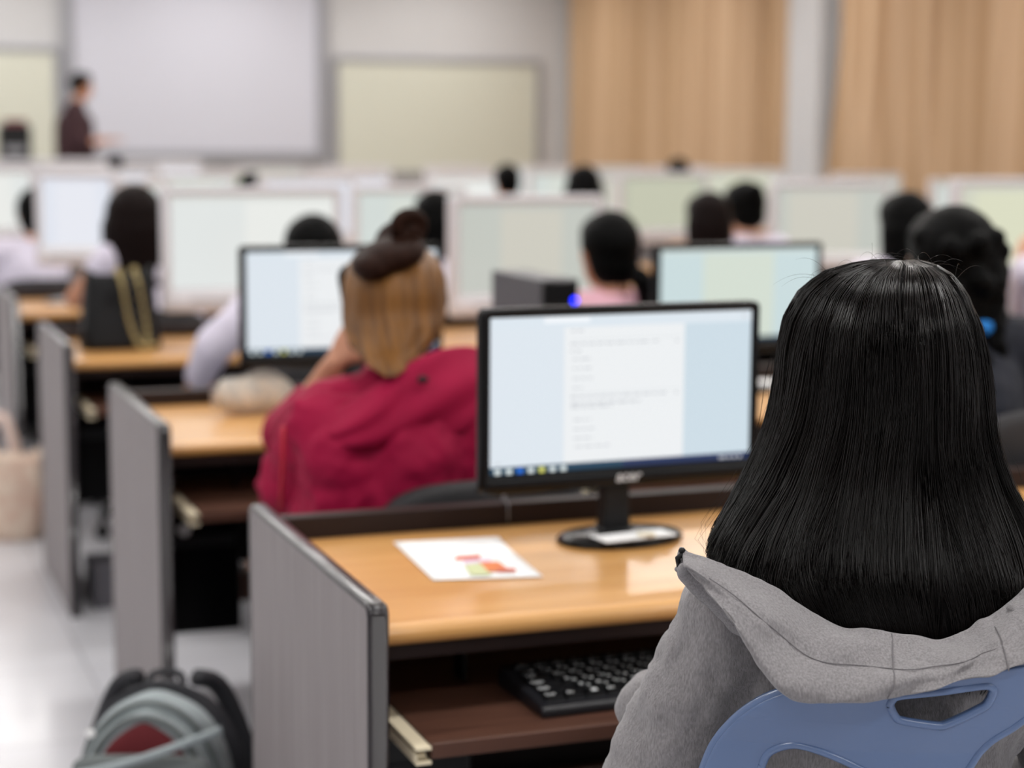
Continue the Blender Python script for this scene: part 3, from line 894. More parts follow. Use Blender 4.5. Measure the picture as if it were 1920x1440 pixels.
# ------------------------------------------------------------------ chairs
def office_chair(label, X, Y, rz, top=.84, group=None):
    t = thing('office_chair', label, 'chair', (X, Y, 0), rz, group)
    g = G(); rows = []
    for z, s in ((.44, .93), (.445, .99), (.47, 1.0), (.49, .97), (.497, .88), (.498, .3)):
        rows.append([(.225 * s * math.copysign(abs(math.cos(a)) ** .55, math.cos(a)), .22 * s * math.copysign(abs(math.sin(a)) ** .55, math.sin(a)), z) for a in np.linspace(0, 2 * PI, 33)[:-1]])
    g.grid(rows, closed=True); g.f += [tuple(range(32)), tuple(range(5 * 32, 6 * 32))[::-1]]; g.m += [0, 0]
    mk('seat', g, CHAIR_F, t, smooth=True)
    hh = .30; rows = []
    for dy, s in ((.0, .88), (-.012, 1.0), (-.035, 1.0), (-.048, .9), (-.05, .4)):
        row = []
        for a in np.linspace(0, 2 * PI, 41)[:-1]:
            x = .215 * s * math.copysign(abs(math.cos(a)) ** .5, math.cos(a)); z = hh / 2 * s * math.copysign(abs(math.sin(a)) ** .6, math.sin(a))
            row.append((x, -.215 + dy + .9 * x * x - .12 * z, top - hh / 2 + z))
        rows.append(row)
    g = G(); g.grid(rows, closed=True); g.f += [tuple(range(40)), tuple(range(4 * 40, 5 * 40))[::-1]]; g.m += [0, 0]
    mk('backrest', g, CHAIR_F, t, smooth=True)
    mk('back_support', G().tube(spline([(0, -.05, .43), (0, -.2, .43), (0, -.275, .5), (0, -.262, top - .12)], 14), .016, 8), BLACK_PL, t, smooth=True)
    mk('column', G().lathe([(.03, .1), (.03, .25), (.018, .25), (.018, .43), (.06, .435), (.06, .442)], seg=20), BLACK_PL, t)
    for k in range(5):
        a = 2 * PI * k / 5 + .3; dx, dy = math.cos(a), math.sin(a)
        lg = mk('leg', G().tube([(dx * .02, dy * .02, .13), (dx * .16, dy * .16, .115), (dx * .30, dy * .30, .085)], [.026, .022, .016], 8), BLACK_PL, t, smooth=True)
        mk('caster', G().ell((0, 0, 0), (.026, .026, .028)).tube([(0, 0, .02), (0, 0, .055)], .008, 6), BLACK_PL, lg, smooth=True, loc=(dx * .30, dy * .30, .0285))
    return t


# blue plastic chair (the girl in grey)
GP = (1.034, 1.651)     # girl's place
GROT = -.358


def blue_chair():
    t = thing('plastic_chair', 'light blue plastic chair with handle slot, under the person in the grey hoodie', 'chair', (GP[0], GP[1], 0), GROT)
    cx = .023; yb = -.196
    # back shell as filled outline with holes
    outline = [(-.197, .46), (-.204, .60), (-.199, .72), (-.188, .775), (-.172, .808), (-.152, .834), (-.127, .853), (-.09, .867), (-.027, .871), (.045, .884), (.106, .893), (.16, .880), (.205, .850), (.235, .80), (.255, .72), (.262, .60), (.257, .46)]
    handle = [(-.026, .853), (-.0245, .859), (-.017, .864), (.02, .8695), (.058, .8755), (.068, .874), (.071, .868), (.067, .855), (.058, .848), (.031, .833), (.020, .8315), (-.010, .836), (-.019, .840)]
    hl = [(-.140, .776), (-.134, .790), (-.118, .7995), (-.100, .8005), (-.066, .790), (-.03, .772), (-.022, .76), (-.03, .72), (-.05, .64), (-.1, .62), (-.142, .64), (-.15, .70)]
    hr = [(.094, .826), (.075, .812), (.060, .79), (.052, .765), (.06, .70), (.09, .64), (.14, .62), (.185, .64), (.2, .70), (.196, .78), (.18, .83), (.15, .85), (.12, .845)]
    cu = bpy.data.curves.new('shell', 'CURVE'); cu.dimensions = '2D'; cu.fill_mode = 'BOTH'; cu.extrude = .0035; cu.bevel_depth = .0025; cu.bevel_resolution = 2
    for pts, smoothn in ((outline, 80), (handle, 52), (hl, 52), (hr, 52)):
        P = spline(pts + [pts[0]], smoothn) if pts is not outline else spline(pts, smoothn)
        if pts is not outline: P = P[:-1]
        sp = cu.splines.new('POLY'); sp.points.add(len(P) - 1); sp.use_cyclic_u = True
        for q, pp in zip(sp.points, P): q.co = (pp[0], pp[1], 0, 1)
    tmp = bpy.data.objects.new('tmp', cu); COL.objects.link(tmp); dg = bpy.context.evaluated_depsgraph_get()
    me = bpy.data.meshes.new_from_object(tmp.evaluated_get(dg)); bpy.data.objects.remove(tmp)
    bm = bmesh.new(); bm.from_mesh(me)
    bmesh.ops.remove_doubles(bm, verts=bm.verts, dist=1e-5)
    bmesh.ops.triangulate(bm, faces=bm.faces)
    for _ in range(5):
        es = [e for e in bm.edges if e.calc_length() > .016]
        if not es: break
        bmesh.ops.subdivide_edges(bm, edges=es, cuts=1)
        bmesh.ops.triangulate(bm, faces=[f for f in bm.faces if len(f.verts) > 3])

    def bend(x, z, y):
        u = (x - cx)
        dy = yb + 1.15 * u * u - .10 * (.87 - z) * -1.0 + max(0, z - .80) * -.25
        if z > .835: dy -= 0
        return dy + y
    for v in bm.verts:
        x, z, y = v.co.x, v.co.y, -v.co.z
        v.co = (x, bend(x, z, y), z)
    bmesh.ops.recalc_face_normals(bm, faces=bm.faces)
    bm.to_mesh(me); bm.free()
    me.materials.clear(); me.materials.append(BLUE_PL)
    for p_ in me.polygons: p_.use_smooth = True
    me.name = 'backrest'
    o = bpy.data.objects.new('backrest', me); COL.objects.link(o); o.parent = t
    # raised rims round the openings and the outer edge
    for nm, pts, r in (('handle_rim', handle, .0042), ('opening_rim', hl, .0042), ('opening_rim', hr, .0042)):
        P = spline(pts + [pts[0]], 60)
        g = G(); g.tube([(q[0], bend(q[0], q[1], -.0045), q[1]) for q in P], r, 8, cap=False)
        mk(nm, g, BLUE_PL, o, smooth=True)
    P = spline(outline, 70)
    mk('edge_lip', G().tube([(q[0], bend(q[0], q[1], .004), q[1]) for q in P], .007, 8), BLUE_PL, o, smooth=True)
    # seat
    rows = []
    for z, s in ((.415, .97), (.42, 1.0), (.44, 1.0), (.448, .96), (.444, .8), (.438, .3)):
        rows.append([(cx + .22 * s * math.copysign(abs(math.cos(a)) ** .5, math.cos(a)), .03 + .22 * s * math.copysign(abs(math.sin(a)) ** .5, math.sin(a)), z) for a in np.linspace(0, 2 * PI, 37)[:-1]])
    g = G(); g.grid(rows, closed=True); g.f += [tuple(range(36)), tuple(range(5 * 36, 6 * 36))[::-1]]; g.m += [0, 0]
    mk('seat', g, BLUE_PL, t, smooth=True)
    for sx in (-1, 1):
        mk('leg', G().tube([(cx + sx * .18, .20, .42), (cx + sx * .21, .24, .012)], .012, 10), CHROME, t, smooth=True)
        mk('leg', G().tube([(cx + sx * .19, -.17, .42), (cx + sx * .22, -.22, .012)], .012, 10), CHROME, t, smooth=True)
        mk('back_post', G().tube([(cx + sx * .19, -.15, .43), (cx + sx * .215, -.175, .50), (cx + sx * .20, -.185, .62)], .012, 10), CHROME, t, smooth=True)
    return t


blue_chair()


# ------------------------------------------------------------------ people
def hand(g, wr, d, up, side, k=1.0, curl=.5):
    """palm and five fingers added to G; d: forearm direction, up: back-of-hand normal, side: +1/-1 where the thumb leaves"""
    wr = Vector(wr); d = Vector(d).normalized(); up = Vector(up); up = (up - d * up.dot(d)).normalized(); s = d.cross(up).normalized() * side
    pc = wr + d * .045 * k
    for q in (-.024, -.008, .008, .024):
        g.capsule(wr + s * q * .6 * k, wr + d * .078 * k + s * q * 1.05 * k, .013 * k, .0125 * k, 10, 3)
    for q, ln in ((.027, .068), (.0095, .078), (-.009, .072), (-.027, .056)):
        a = wr + d * .08 * k + s * q * 1.05 * k; ang = curl * .5; dirv = d; segs = (.44, .32, .24); rr = (.0088, .0082, .0074)
        for f, r_ in zip(segs, rr):
            dirv = (d * math.cos(ang) - up * math.sin(ang)).normalized(); b = a + dirv * ln * f * k
            g.capsule(a, b, r_ * k, r_ * .93 * k, 8, 3); a = b; ang += curl * .6
    a = wr + d * .022 * k + s * .024 * k
    b = a + (d * .55 + s * .75 - up * .25).normalized() * .038 * k; g.capsule(a, b, .013 * k, .0105 * k, 8, 3)
    c = b + (d * .85 + s * .35 - up * .3).normalized() * .03 * k; g.capsule(b, c, .0105 * k, .0085 * k, 8, 3)


def head_geo(g, Hc, M, k=1.0):
    T = lambda x, y, z: Hc + M @ (Vector((x, y, z)) * k)
    g.ell(T(0, -.012, .02), (.076 * k, .092 * k, .088 * k), M)
    g.ell(T(0, .022, -.03), (.062 * k, .068 * k, .082 * k), M)
    g.ell(T(0, .045, -.085), (.034 * k, .034 * k, .026 * k), M)
    g.capsule(T(0, .088, .005), T(0, .102, -.022), .008 * k, .011 * k, 10, 3)
    g.ell(T(.009, .094, -.026), (.008 * k, .008 * k, .007 * k), M, 8, 6); g.ell(T(-.009, .094, -.026), (.008 * k, .008 * k, .007 * k), M, 8, 6)
    for s in (-1, 1):
        g.ell(T(s * .077, -.008, -.005), (.008 * k, .018 * k, .029 * k), M, 10, 8)
        g.ell(T(s * .03, .077, .012), (.018 * k, .012 * k, .012 * k), M, 10, 8)
    g.ell(T(0, .083, -.055), (.022 * k, .012 * k, .009 * k), M, 10, 8)


def face_parts(body, Hc, M, k, hairm):
    g = G()
    T = lambda x, y, z: Hc + M @ (Vector((x, y, z)) * k)
    for s in (-1, 1):
        o = mk('eye', G().ell(T(s * .031, .083, .011), (.011 * k, .006 * k, .005 * k), M, 12, 8).ell(T(s * .031, .0875, .011), (.005 * k, .003 * k, .005 * k), M, 8, 6), EYE_M, body, smooth=True)
        mk('eyebrow', G().tube([T(s * .016, .088, .028), T(s * .03, .088, .033), T(s * .046, .080, .029)], .0025 * k, 6), hairm, body, smooth=True)
    mk('lips', G().tube([T(-.02, .087, -.054), T(-.007, .0955, -.052), (T(.007, .0955, -.052)), T(.02, .087, -.054)], [.002 * k, .005 * k, .005 * k, .002 * k], 6), LIP, body, smooth=True)


def remesh(vox, sm=4):
    return [('REMESH', dict(mode='VOXEL', voxel_size=vox, use_smooth_shade=True)), ('SMOOTH', dict(factor=.5, iterations=sm))]


def disp(o, strength, size, name):
    tx = bpy.data.textures.get(name) or bpy.data.textures.new(name, 'CLOUDS'); tx.noise_scale = size; tx.noise_depth = 2
    m = o.modifiers.new('displace', 'DISPLACE'); m.texture = tx; m.strength = strength; m.mid_level = .5; m.texture_coords = 'LOCAL'


def person(label, X, Y, rz, HT, shirt_m, hairm=None, style='long', skin=SKIN, over=None, vox=.010, bottom_m=None, sh=.16, lean=0.05, hx=0, hy=0, tilt=0, nod=0, k=.96, hair_len=.30,
           cut=.45, hand_curl=.5, legs=True, low=False, seat=.47):
    """seated figure facing +Y at rz=0; joints in local frame. over: world overrides"""
    hairm = hairm or HAIR_BLK
    root = thing('person', label, 'person', (X, Y, 0), rz)
    over = over or {}
    MI = Matrix.Rotation(-rz, 3, 'Z')
    L = lambda wv: MI @ (Vector(wv) - Vector((X, Y, 0)))
    J = {}
    Hc = Vector((hx, lean + .03 + hy, HT - .112 * k))
    nb = Vector((hx * .45, lean - .01 + hy * .4, HT - .225 * k))
    shz = HT - .268 * k
    J['pel'] = Vector((0, .0, seat + .07)); J['wai'] = Vector((hx * .1, .0 + lean * .4, seat + .2)); J['che'] = Vector((hx * .3, lean * .7, shz - .12))
    J['shL'] = Vector((-sh + hx * .4, lean, shz)); J['shR'] = Vector((sh + hx * .4, lean, shz))
    J['elL'] = Vector((-sh - .05, lean + .10, shz - .25)); J['elR'] = Vector((sh + .05, lean + .10, shz - .25))
    J['wrL'] = Vector((-.10, lean + .33, .70)); J['wrR'] = Vector((.10, lean + .33, .70))
    J['hc'] = Hc; J['nb'] = nb
    for kk, vv in over.items():
        if kk in J: J[kk] = L(vv)
    Hc = J['hc']; nb = J['nb']
    M = (Matrix.Rotation(tilt, 3, 'Y') @ Matrix.Rotation(nod, 3, 'X'))
    b = G()
    head_geo(b, Hc, M, k)
    b.capsule(nb - Vector((0, 0, .03)), Hc + M @ Vector((0, -.02, -.06)), .052 * k, .047 * k)
    b.ell(J['pel'], (.165, .125, .10)); b.capsule(J['pel'] + Vector((0, 0, .02)), J['wai'], .115, .112); b.ell(J['che'], (.148, .10, .15)); b.capsule(J['wai'], J['che'], .11, .115)
    b.capsule(J['shL'], J['shR'], .048, .048)
    b.capsule(J['shL'] * .5 + J['shR'] * .5 + Vector((0, 0, -.01)), nb, .075, .055)
    for s in 'LR':
        b.capsule(J['sh' + s], J['el' + s], .046, .036); b.capsule(J['el' + s], J['wr' + s], .037, .025)
        d = J['wr' + s] - J['el' + s]
        upv = over.get('up' + s, (0, 0, 1))
        hand(b, J['wr' + s] + d.normalized() * .01, over.get('hd' + s, d), upv, (1 if s == 'L' else -1), .95 * k, hand_curl)
    if legs:
        for s in (-1, 1):
            kn = Vector((s * .10, .43, seat + .04)); an = Vector((s * .11, .42, .085))
            b.capsule(Vector((s * .085, .02, seat + .055)), kn, .082, .055); b.capsule(kn, an, .053, .036)
            b.capsule(an + Vector((0, -.03, -.04)), an + Vector((0, .13, -.055)), .032, .026)
    body = mk('body', b, skin, root, smooth=True, mods=remesh(vox, 3))
    # shirt
    g = G(); e = .012
    g.capsule(J['pel'] + Vector((0, 0, .02)), J['wai'], .125 + e, .118 + e); g.ell(J['che'], (.148 + e, .102 + e, .155 + e)); g.capsule(J['wai'], J['che'], .116 + e, .122 + e)
    g.ell(J['pel'] + Vector((0, -.01, .03)), (.165 + e, .125 + e, .08))
    g.capsule(J['shL'], J['shR'], .05 + e, .05 + e)
    g.capsule(J['shL'] * .5 + J['shR'] * .5 + Vector((0, 0, -.01)), nb - Vector((0, 0, .02)), .078 + e, .056 + e * .5)
    for s in 'LR':
        c = over.get('cut' + s, cut)
        a, m_, z_ = J['sh' + s], J['el' + s], J['wr' + s]
        if c <= .5: g.capsule(a, a.lerp(m_, c * 2), .05 + e, .05 + e)
        else:
            g.capsule(a, m_, .05 + e, .044 + e); g.capsule(m_, m_.lerp(z_, (c - .5) * 2), .042 + e, .032 + e)
    shirt = mk('shirt', g, shirt_m, root, smooth=True, mods=remesh(vox, 4))
    disp(shirt, .014, .07, 'cloth_folds')
    # bottoms and shoes
    if legs:
        g = G(); bm_ = bottom_m or mat('navy_skirt', (34, 36, 48), rough=.8)
        g.ell(J['pel'] + Vector((0, .0, -.01)), (.178, .14, .095))
        for s in (-1, 1):
            kn = Vector((s * .10, .43, seat + .04)); an = Vector((s * .11, .42, .085))
            g.capsule(Vector((s * .085, .02, seat + .055)), kn, .09, .064); g.capsule(kn, an + Vector((0, 0, .04)), .062, .047)
        mk('trousers', g, bm_, root, smooth=True, mods=remesh(max(vox, .012), 3))
        for s in (-1, 1):
            mk('shoe', G().capsule(Vector((s * .11, .39, .042)), Vector((s * .11, .56, .034)), .04, .032), BLACK_PL, root, smooth=True)
    # hair
    T = lambda x, y, z: Hc + M @ (Vector((x, y, z)) * k)
    if style != 'none':
        g = G(); hm = hairm
        g.ell(T(0, -.018, .028), (.086 * k, .096 * k, .096 * k), M)
        g.ell(T(0, .028, .052), (.072 * k, .062 * k, .062 * k), M)
        if style == 'short':
            g.ell(T(0, -.045, -.02), (.078 * k, .066 * k, .07 * k), M)
        elif style == 'long':
            n = 9
            for i in range(n):
                a = PI * (1.0 + i / (n - 1)); x0 = .068 * math.cos(a); y0 = -.02 + .07 * math.sin(a)
                p1 = T(x0, y0, .0); p2 = Vector((p1.x + .2 * (p1.x - Hc.x), p1.y - .012, p1.z - hair_len * (1 - .15 * abs(math.cos(a)))))
                g.capsule(p1, p2, .03 * k, .016 * k, 10, 3)
            g.ell(T(0, -.04, -.06), (.078 * k, .06 * k, .09 * k), M)
        elif style == 'bob':
            for i in range(9):
                a = PI * (.95 + 1.1 * i / 8); x0 = .07 * math.cos(a); y0 = -.02 + .072 * math.sin(a)
                g.capsule(T(x0, y0, .0), T(x0 * 1.12, y0 * 1.05, -.115), .032 * k, .022 * k, 10, 3)
            g.ell(T(0, -.04, -.05), (.075 * k, .06 * k, .08 * k), M)
        elif style == 'pony':
            g.ell(T(0, -.045, -.03), (.076 * k, .06 * k, .07 * k), M)
        elif style == 'curly':
            rr = random.Random(5)
            for i in range(70):
                u = rr.uniform(0, 1); a = PI * (.9 + 1.2 * rr.random()); q = rr.uniform(.85, 1.1)
                g.ell(T(.078 * q * math.cos(a), -.02 + .09 * q * math.sin(a), .06 - .25 * u), (.024, .024, .024), seg=8, rings=6)
            g.ell(T(0, -.03, -.06), (.086 * k, .08 * k, .12 * k), M)
        elif style == 'updo':
            g.ell(T(0, -.05, -.02), (.074 * k, .062 * k, .062 * k), M)
            g.ell(T(.0, -.09, .075), (.045 * k, .04 * k, .04 * k), M)
        ho = mk('hair', g, hm, root, smooth=True, mods=remesh(.007 if not low else .010, 3))
        if style == 'pony':
            a = over.get('pony', (.06, -.13, -.12)); g = G()
            P = spline([T(.03, -.10, -.04), T(.05, -.125, -.07), T(*a), T(a[0] + .01, a[1] + .01, a[2] - .10)], 10)
            g.tube(P, [.014, .024, .03, .033, .032, .03, .027, .022, .016, .006], 12)
            mk('ponytail', g, hm, ho, smooth=True)
            mk('hair_tie', G().tube([T(.045 + .02 * math.cos(q), -.118, -.055 + .018 * math.sin(q)) for q in np.linspace(0, 2 * PI, 12)], .006, 6), CHAIR_F, ho, smooth=True)
    face_parts(body, Hc, M, k, hairm)
    return root, J, Hc, M, body


WHITE_SH = mat('white_shirt', (214, 208, 224), rough=.85, noise=.03, nscale=(15, 15, 15))
PINK_SH = mat('pink_shirt', (222, 172, 186), rough=.85, noise=.04, nscale=(15, 15, 15))
NAVY_SH = mat('navy_shirt', (24, 27, 38), rough=.85, noise=.1, nscale=(15, 15, 15))
MAROON_SH = mat('maroon_shirt', (50, 22, 28), rough=.85, noise=.1, nscale=(15, 15, 15))
RED_J = mat('red_jacket', (146, 14, 56), rough=.7, spec=.15, bump=.4, bscale=40, noise=.06, nscale=(12, 12, 12))
HEATHER = mat('grey_heather', (141, 138, 140), rough=.95, rgb2=(112, 109, 111), nscale=(520, 520, 160), detail=3, bump=.5, bscale=(900, 900, 250), sheen=.25)


def head_at(px, py_top, Y, k=.96):
    """world x and head-top height of a head whose crown shows at the pixel"""
    p = at(px, py_top, Y); return p.x, p.z


# ---- the girl in the grey hoodie
def grey_girl():
    root = thing('person', 'person with long straight black hair in a grey hoodie, seated on the blue chair', 'person', (GP[0], GP[1], 0), GROT)
    Hc = Vector((.0, .03, 1.142)); M = Matrix.Identity(3); k = .97
    shL, shR = Vector((-.146, -.040, .912)), Vector((.165, -.03, .925))
    elL, elR = Vector((-.225, -.015, .705)), Vector((.245, .03, .68))
    wrL, wrR = Vector((-.13, .42, .665)), Vector((.20, .42, .665))
    pel, wai, che = Vector((.0, .02, .52)), Vector((0, -.02, .66)), Vector((.005, -.02, .83))
    nb = Vector((.0, -.005, .985))
    b = G(); head_geo(b, Hc, M, k)
    b.capsule(nb - Vector((0, 0, .03)), Hc + Vector((0, -.015, -.06)), .052, .047)
    b.ell(pel, (.165, .125, .10)); b.capsule(pel, wai, .115, .105); b.capsule(wai, che, .10, .095); b.capsule(shL, shR, .05, .05)
    for s, sh_, el, wr in ((1, shL, elL, wrL), (-1, shR, elR, wrR)):
        b.capsule(sh_, el, .046, .037); b.capsule(el, wr, .037, .025)
        d = (wr - el).normalized(); hand(b, wr + d * .01, d, (0, 0, 1), s, .95, .45)
    for s in (-1, 1):
        kn = Vector((s * .10, .44, .50)); an = Vector((s * .11, .43, .085))
        b.capsule(Vector((s * .085, .03, .52)), kn, .082, .055); b.capsule(kn, an, .053, .036)
        b.capsule(an + Vector((0, -.03, -.04)), an + Vector((0, .13, -.055)), .032, .026)
    body = mk('body', b, SKIN, root, smooth=True, mods=remesh(.007, 3))
    face_parts(body, Hc, M, k, HAIR_BLK)
    # hoodie
    g = G()
    g.capsule(pel + Vector((0, -.02, .03)), wai, .155, .15); g.capsule(wai, che + Vector((0, .0, -.03)), .145, .138); g.ell(che + Vector((0, .0, -.01)), (.178, .118, .12)); g.capsule(shL + Vector((.03, 0, -.01)), shR + Vector((-.03, 0, -.01)), .062, .062)
    g.ell(nb + Vector((0, .0, -.04)), (.085, .08, .045))
    for el, wr, sh_ in ((elL, wrL, shL), (elR, wrR, shR)):
        g.capsule(sh_, el, .062, .062); g.capsule(sh_.lerp(el, .5), el, .066, .066)
        g.capsule(el, wr, .062, .044)
        for q in (.12, .3, .5, .72, .92):
            c = el.lerp(wr, q); r = .064 - .02 * q; g.ell(c + Vector((0, 0, .004)), (r * 1.04, .016, r * 1.04))
    # bulge of bunched sleeve at the elbow, front side
    g.ell(elL + Vector((-.0, .085, .052)), (.046, .05, .045)); g.ell(elL + Vector((-.01, -.015, -.06)), (.06, .05, .06))
    hd = mk('hoodie', g, HEATHER, root, smooth=True, mods=remesh(.006, 6))
    disp(hd, .016, .06, 'hoodie_folds'); disp(hd, .006, .02, 'hoodie_small')
    # hood lying open on the back
    rim = [(-.150, .0, .950), (-.192, -.070, .962), (-.214, -.120, .979), (-.219, -.146, .987), (-.174, -.150, .974), (-.132, -.156, .955), (-.09, -.163, .928), (-.053, -.170, .917), (-.011, -.174, .911), (.02, -.174, .9095), (.050, -.170, .914), (.067, -.166, .922), (.094, -.158, .935), (.114, -.150, .953), (.151, -.135, .977), (.185, -.10, .99), (.205, -.05, .985)]
    low = [(-.155, .0, .935), (-.196, -.075, .946), (-.217, -.125, .962), (-.218, -.160, .974), (-.182, -.208, .938), (-.152, -.224, .896), (-.124, -.236, .868), (-.075, -.239, .866), (-.025, -.238, .870), (.012, -.235, .878), (.045, -.230, .888), (.067, -.234, .893), (.090, -.232, .902), (.112, -.228, .911), (.150, -.215, .930), (.19, -.165, .945), (.215, -.07, .945)]
    n = 110; R_ = spline(rim, n); Lw = spline(low, n)
    prof = []
    rows = []
    for i in range(n):
        a = Vector(R_[i]); c = Vector(Lw[i]); d = c - a; ln = d.length; u = i / (n - 1)
        outw = Vector((0, -1, 0)) if .12 < u < .86 else Vector(((-.7 if u < .5 else .7), -.7, 0)).normalized()
        row = []
        inw = -outw; ef = min(1, max(.12, (u - .14) / .12), max(.12, 1)) if u < .3 else 1
        wv = .0035 * math.sin(u * 41) + .0025 * math.sin(u * 83 + 1)
        # inside of the hood, from deep inside up to the rim
        row.append(a + (inw * .045 + Vector((0, 0, -.075))) * ef)
        row.append(a + (inw * .022 + Vector((0, 0, -.045))) * ef)
        row.append(a + inw * .009 + Vector((0, 0, -.012)))
        row.append(a + inw * .0055 + Vector((0, 0, -.001 + wv * .4)))
        row.append(a + Vector((0, 0, .002 + wv * .4)))
        row.append(a + outw * .005 + Vector((0, 0, -.002 + wv * .4)))
        for v in (.12, .24, .36, .45, .52, .62, .74, .86, .95, 1.0):
            bulge = .014 * math.sin(PI * v) + .004 * math.sin(v * 9 + u * 17) + (-.004 if .43 < v < .47 else 0) + .003 * math.sin(u * 60 + v * 6)
            row.append(a + d * v + outw * (.005 + bulge))
        row.append(c + inw * .008 + Vector((0, 0, -.004))); row.append(c + (inw * .03 + Vector((0, 0, .004))) * ef); row.append(c + (inw * .07 + Vector((0, 0, .01))) * ef)
        rows.append(row)
    g = G(); g.grid(rows)
    hood = mk('hood', g, HEATHER, hd, smooth=True, mods=[('SUBSURF', dict(levels=1, render_levels=1)), ('SOLIDIFY', dict(thickness=.003, offset=1))])
    disp(hood, .009, .05, 'hoodie_folds')
    hood['label'] = 'hood lying open below the hair'
    SEAM = mat('seam_thread', (104, 101, 104), rough=.9)
    g = G()
    def seam(u, js, r=.0007):
        i = int(u * (n - 1)); g.tube([Vector(rows[i][j]) + Vector((0, -.0030, 0)) for j in js], r, 5)
    i0 = min(range(n), key=lambda i: abs(R_[i][0] + .018) + (0 if R_[i][1] < -.12 else 9))
    i1 = min(range(n), key=lambda i: abs(R_[i][0] - .078) + (0 if R_[i][1] < -.12 else 9))
    seam(i0 / (n - 1), range(4, 16)); seam(i1 / (n - 1), range(4, 16))
    g.tube([Vector(rows[i][9]) + Vector((0, -.0030, 0)) for i in range(24, n - 12)], .0005, 5)
    mk('seam', g, SEAM, hood, smooth=True)
    mk('zip_end', G().tube([(-.221, -.147, .986), (-.226, -.145, .981), (-.224, -.142, .972)], .0028, 8).ell((-.222, -.146, .989), (.0035, .0035, .003), seg=8, rings=6), BLACK_PL, hood, smooth=True)
    g = G(); g.ell(pel + Vector((0, .01, -.01)), (.178, .14, .095))
    for s in (-1, 1):
        kn = Vector((s * .10, .44, .50)); an = Vector((s * .11, .43, .085))
        g.capsule(Vector((s * .085, .03, .52)), kn, .09, .064); g.capsule(kn, an + Vector((0, 0, .04)), .062, .047)
    mk('trousers', g, mat('dark_jeans', (36, 40, 54), rough=.85), root, smooth=True, mods=remesh(.012, 3))
    for s in (-1, 1): mk('shoe', G().capsule(Vector((s * .11, .40, .042)), Vector((s * .11, .57, .034)), .04, .032), WHITE_PL, root, smooth=True)

    # ---- hair: shell + strands
    # z, x_left, x_right, y_back, y_front
    prof = [(1.2655, .005, .027, .005, .03), (1.262, -.018, .044, -.022, .055), (1.2515, -.052, .064, -.048, .085), (1.232, -.077, .080, -.068, .105), (1.204, -.095, .094, -.083, .115), (1.176, -.103, .101, -.091, .115), (1.148, -.107, .105, -.094, .105), (1.120, -.111, .107, -.096, .09),
            (1.092, -.118, .109, -.099, .075), (1.065, -.130, .115, -.104, .06), (1.037, -.144, .125, -.112, .05), (1.009, -.164, .139, -.124, .04), (.981, -.181, .153, -.136, .03), (.955, -.188, .160, -.153, .02), (.925, -.168, .158, -.160, .01), (.895, -.14, .145, -.160, .0), (.865, -.115, .13, -.156, -.01), (.83, -.10, .11, -.14, -.01)]
    pz = np.array([p[0] for p in prof])[::-1]
    pl, prr, pb, pf = [np.array([p[i] for p in prof])[::-1] for i in (1, 2, 3, 4)]

    def surf(z, th, off=0.0):
        xl, xr, yb, yf = (np.interp(z, pz, q) for q in (pl, prr, pb, pf))
        cx = (xl + xr) / 2; rx = (xr - xl) / 2; cy_ = (yb + yf) / 2; ry = (yf - yb) / 2
        # th: 0 = right (+x), -pi/2 = back
        e = .92
        c, s_ = math.cos(th), math.sin(th)
        c2 = math.copysign(abs(c) ** e, c); s2 = math.copysign(abs(s_) ** e, s_)
        return Vector((cx + (rx + off) * c2, cy_ + (ry + off) * s2, z))
    # arc-length-like z steps so the crown is well sampled
    def zpath(ztop, zbot, n_):
        ts = np.linspace(0, 1, n_); return [ztop - (ztop - zbot) * (t ** 1.55) for t in ts]
    # shell (opens at the face)
    a0, a1 = math.radians(180 - 38), math.radians(360 + 38)
    rows = []
    for z in zpath(1.2648, .875, 46):
        rows.append([surf(z, a, -.006) for a in np.linspace(a0, a1, 70)])
    g = G(); g.grid(rows)
    hair = mk('hair', g, mat('hair_under', (5, 4, 4), rough=.7, spec=.1), root, smooth=True, mods=[('SOLIDIFY', dict(thickness=.012, offset=-1))])
    # scalp cap at the front of the crown
    STR = mat('hair_strands', (9, 5, 4), rough=.24, spec=.32)
    r = random.Random(11)
    CL = []
    for c in range(95):
        CL.append((r.uniform(a0, a1), [r.uniform(-1, 1) for _ in range(6)]))
    CL.sort(key=lambda q: q[0])
    V = []; Fc = []
    NS = 9500; SEG = 20

    def add_strand(P, rad):
        o = len(V); m_ = len(P)
        for i, p in enumerate(P):
            t = (P[min(i + 1, m_ - 1)] - P[max(i - 1, 0)]).normalized(); a = t.cross(Vector((0, .3, 1)));
            if a.length < .05: a = t.cross(Vector((1, 0, 0)))
            a.normalize(); b_ = t.cross(a); rr = rad * (1 - .75 * (i / (m_ - 1)) ** 3)
            for q in range(3):
                th = 2 * PI * q / 3; V.append(tuple(p + (a * math.cos(th) + b_ * math.sin(th)) * rr))
        for i in range(m_ - 1):
            for q in range(3):
                q2 = (q + 1) % 3; Fc.append((o + i * 3 + q, o + i * 3 + q2, o + (i + 1) * 3 + q2, o + (i + 1) * 3 + q))
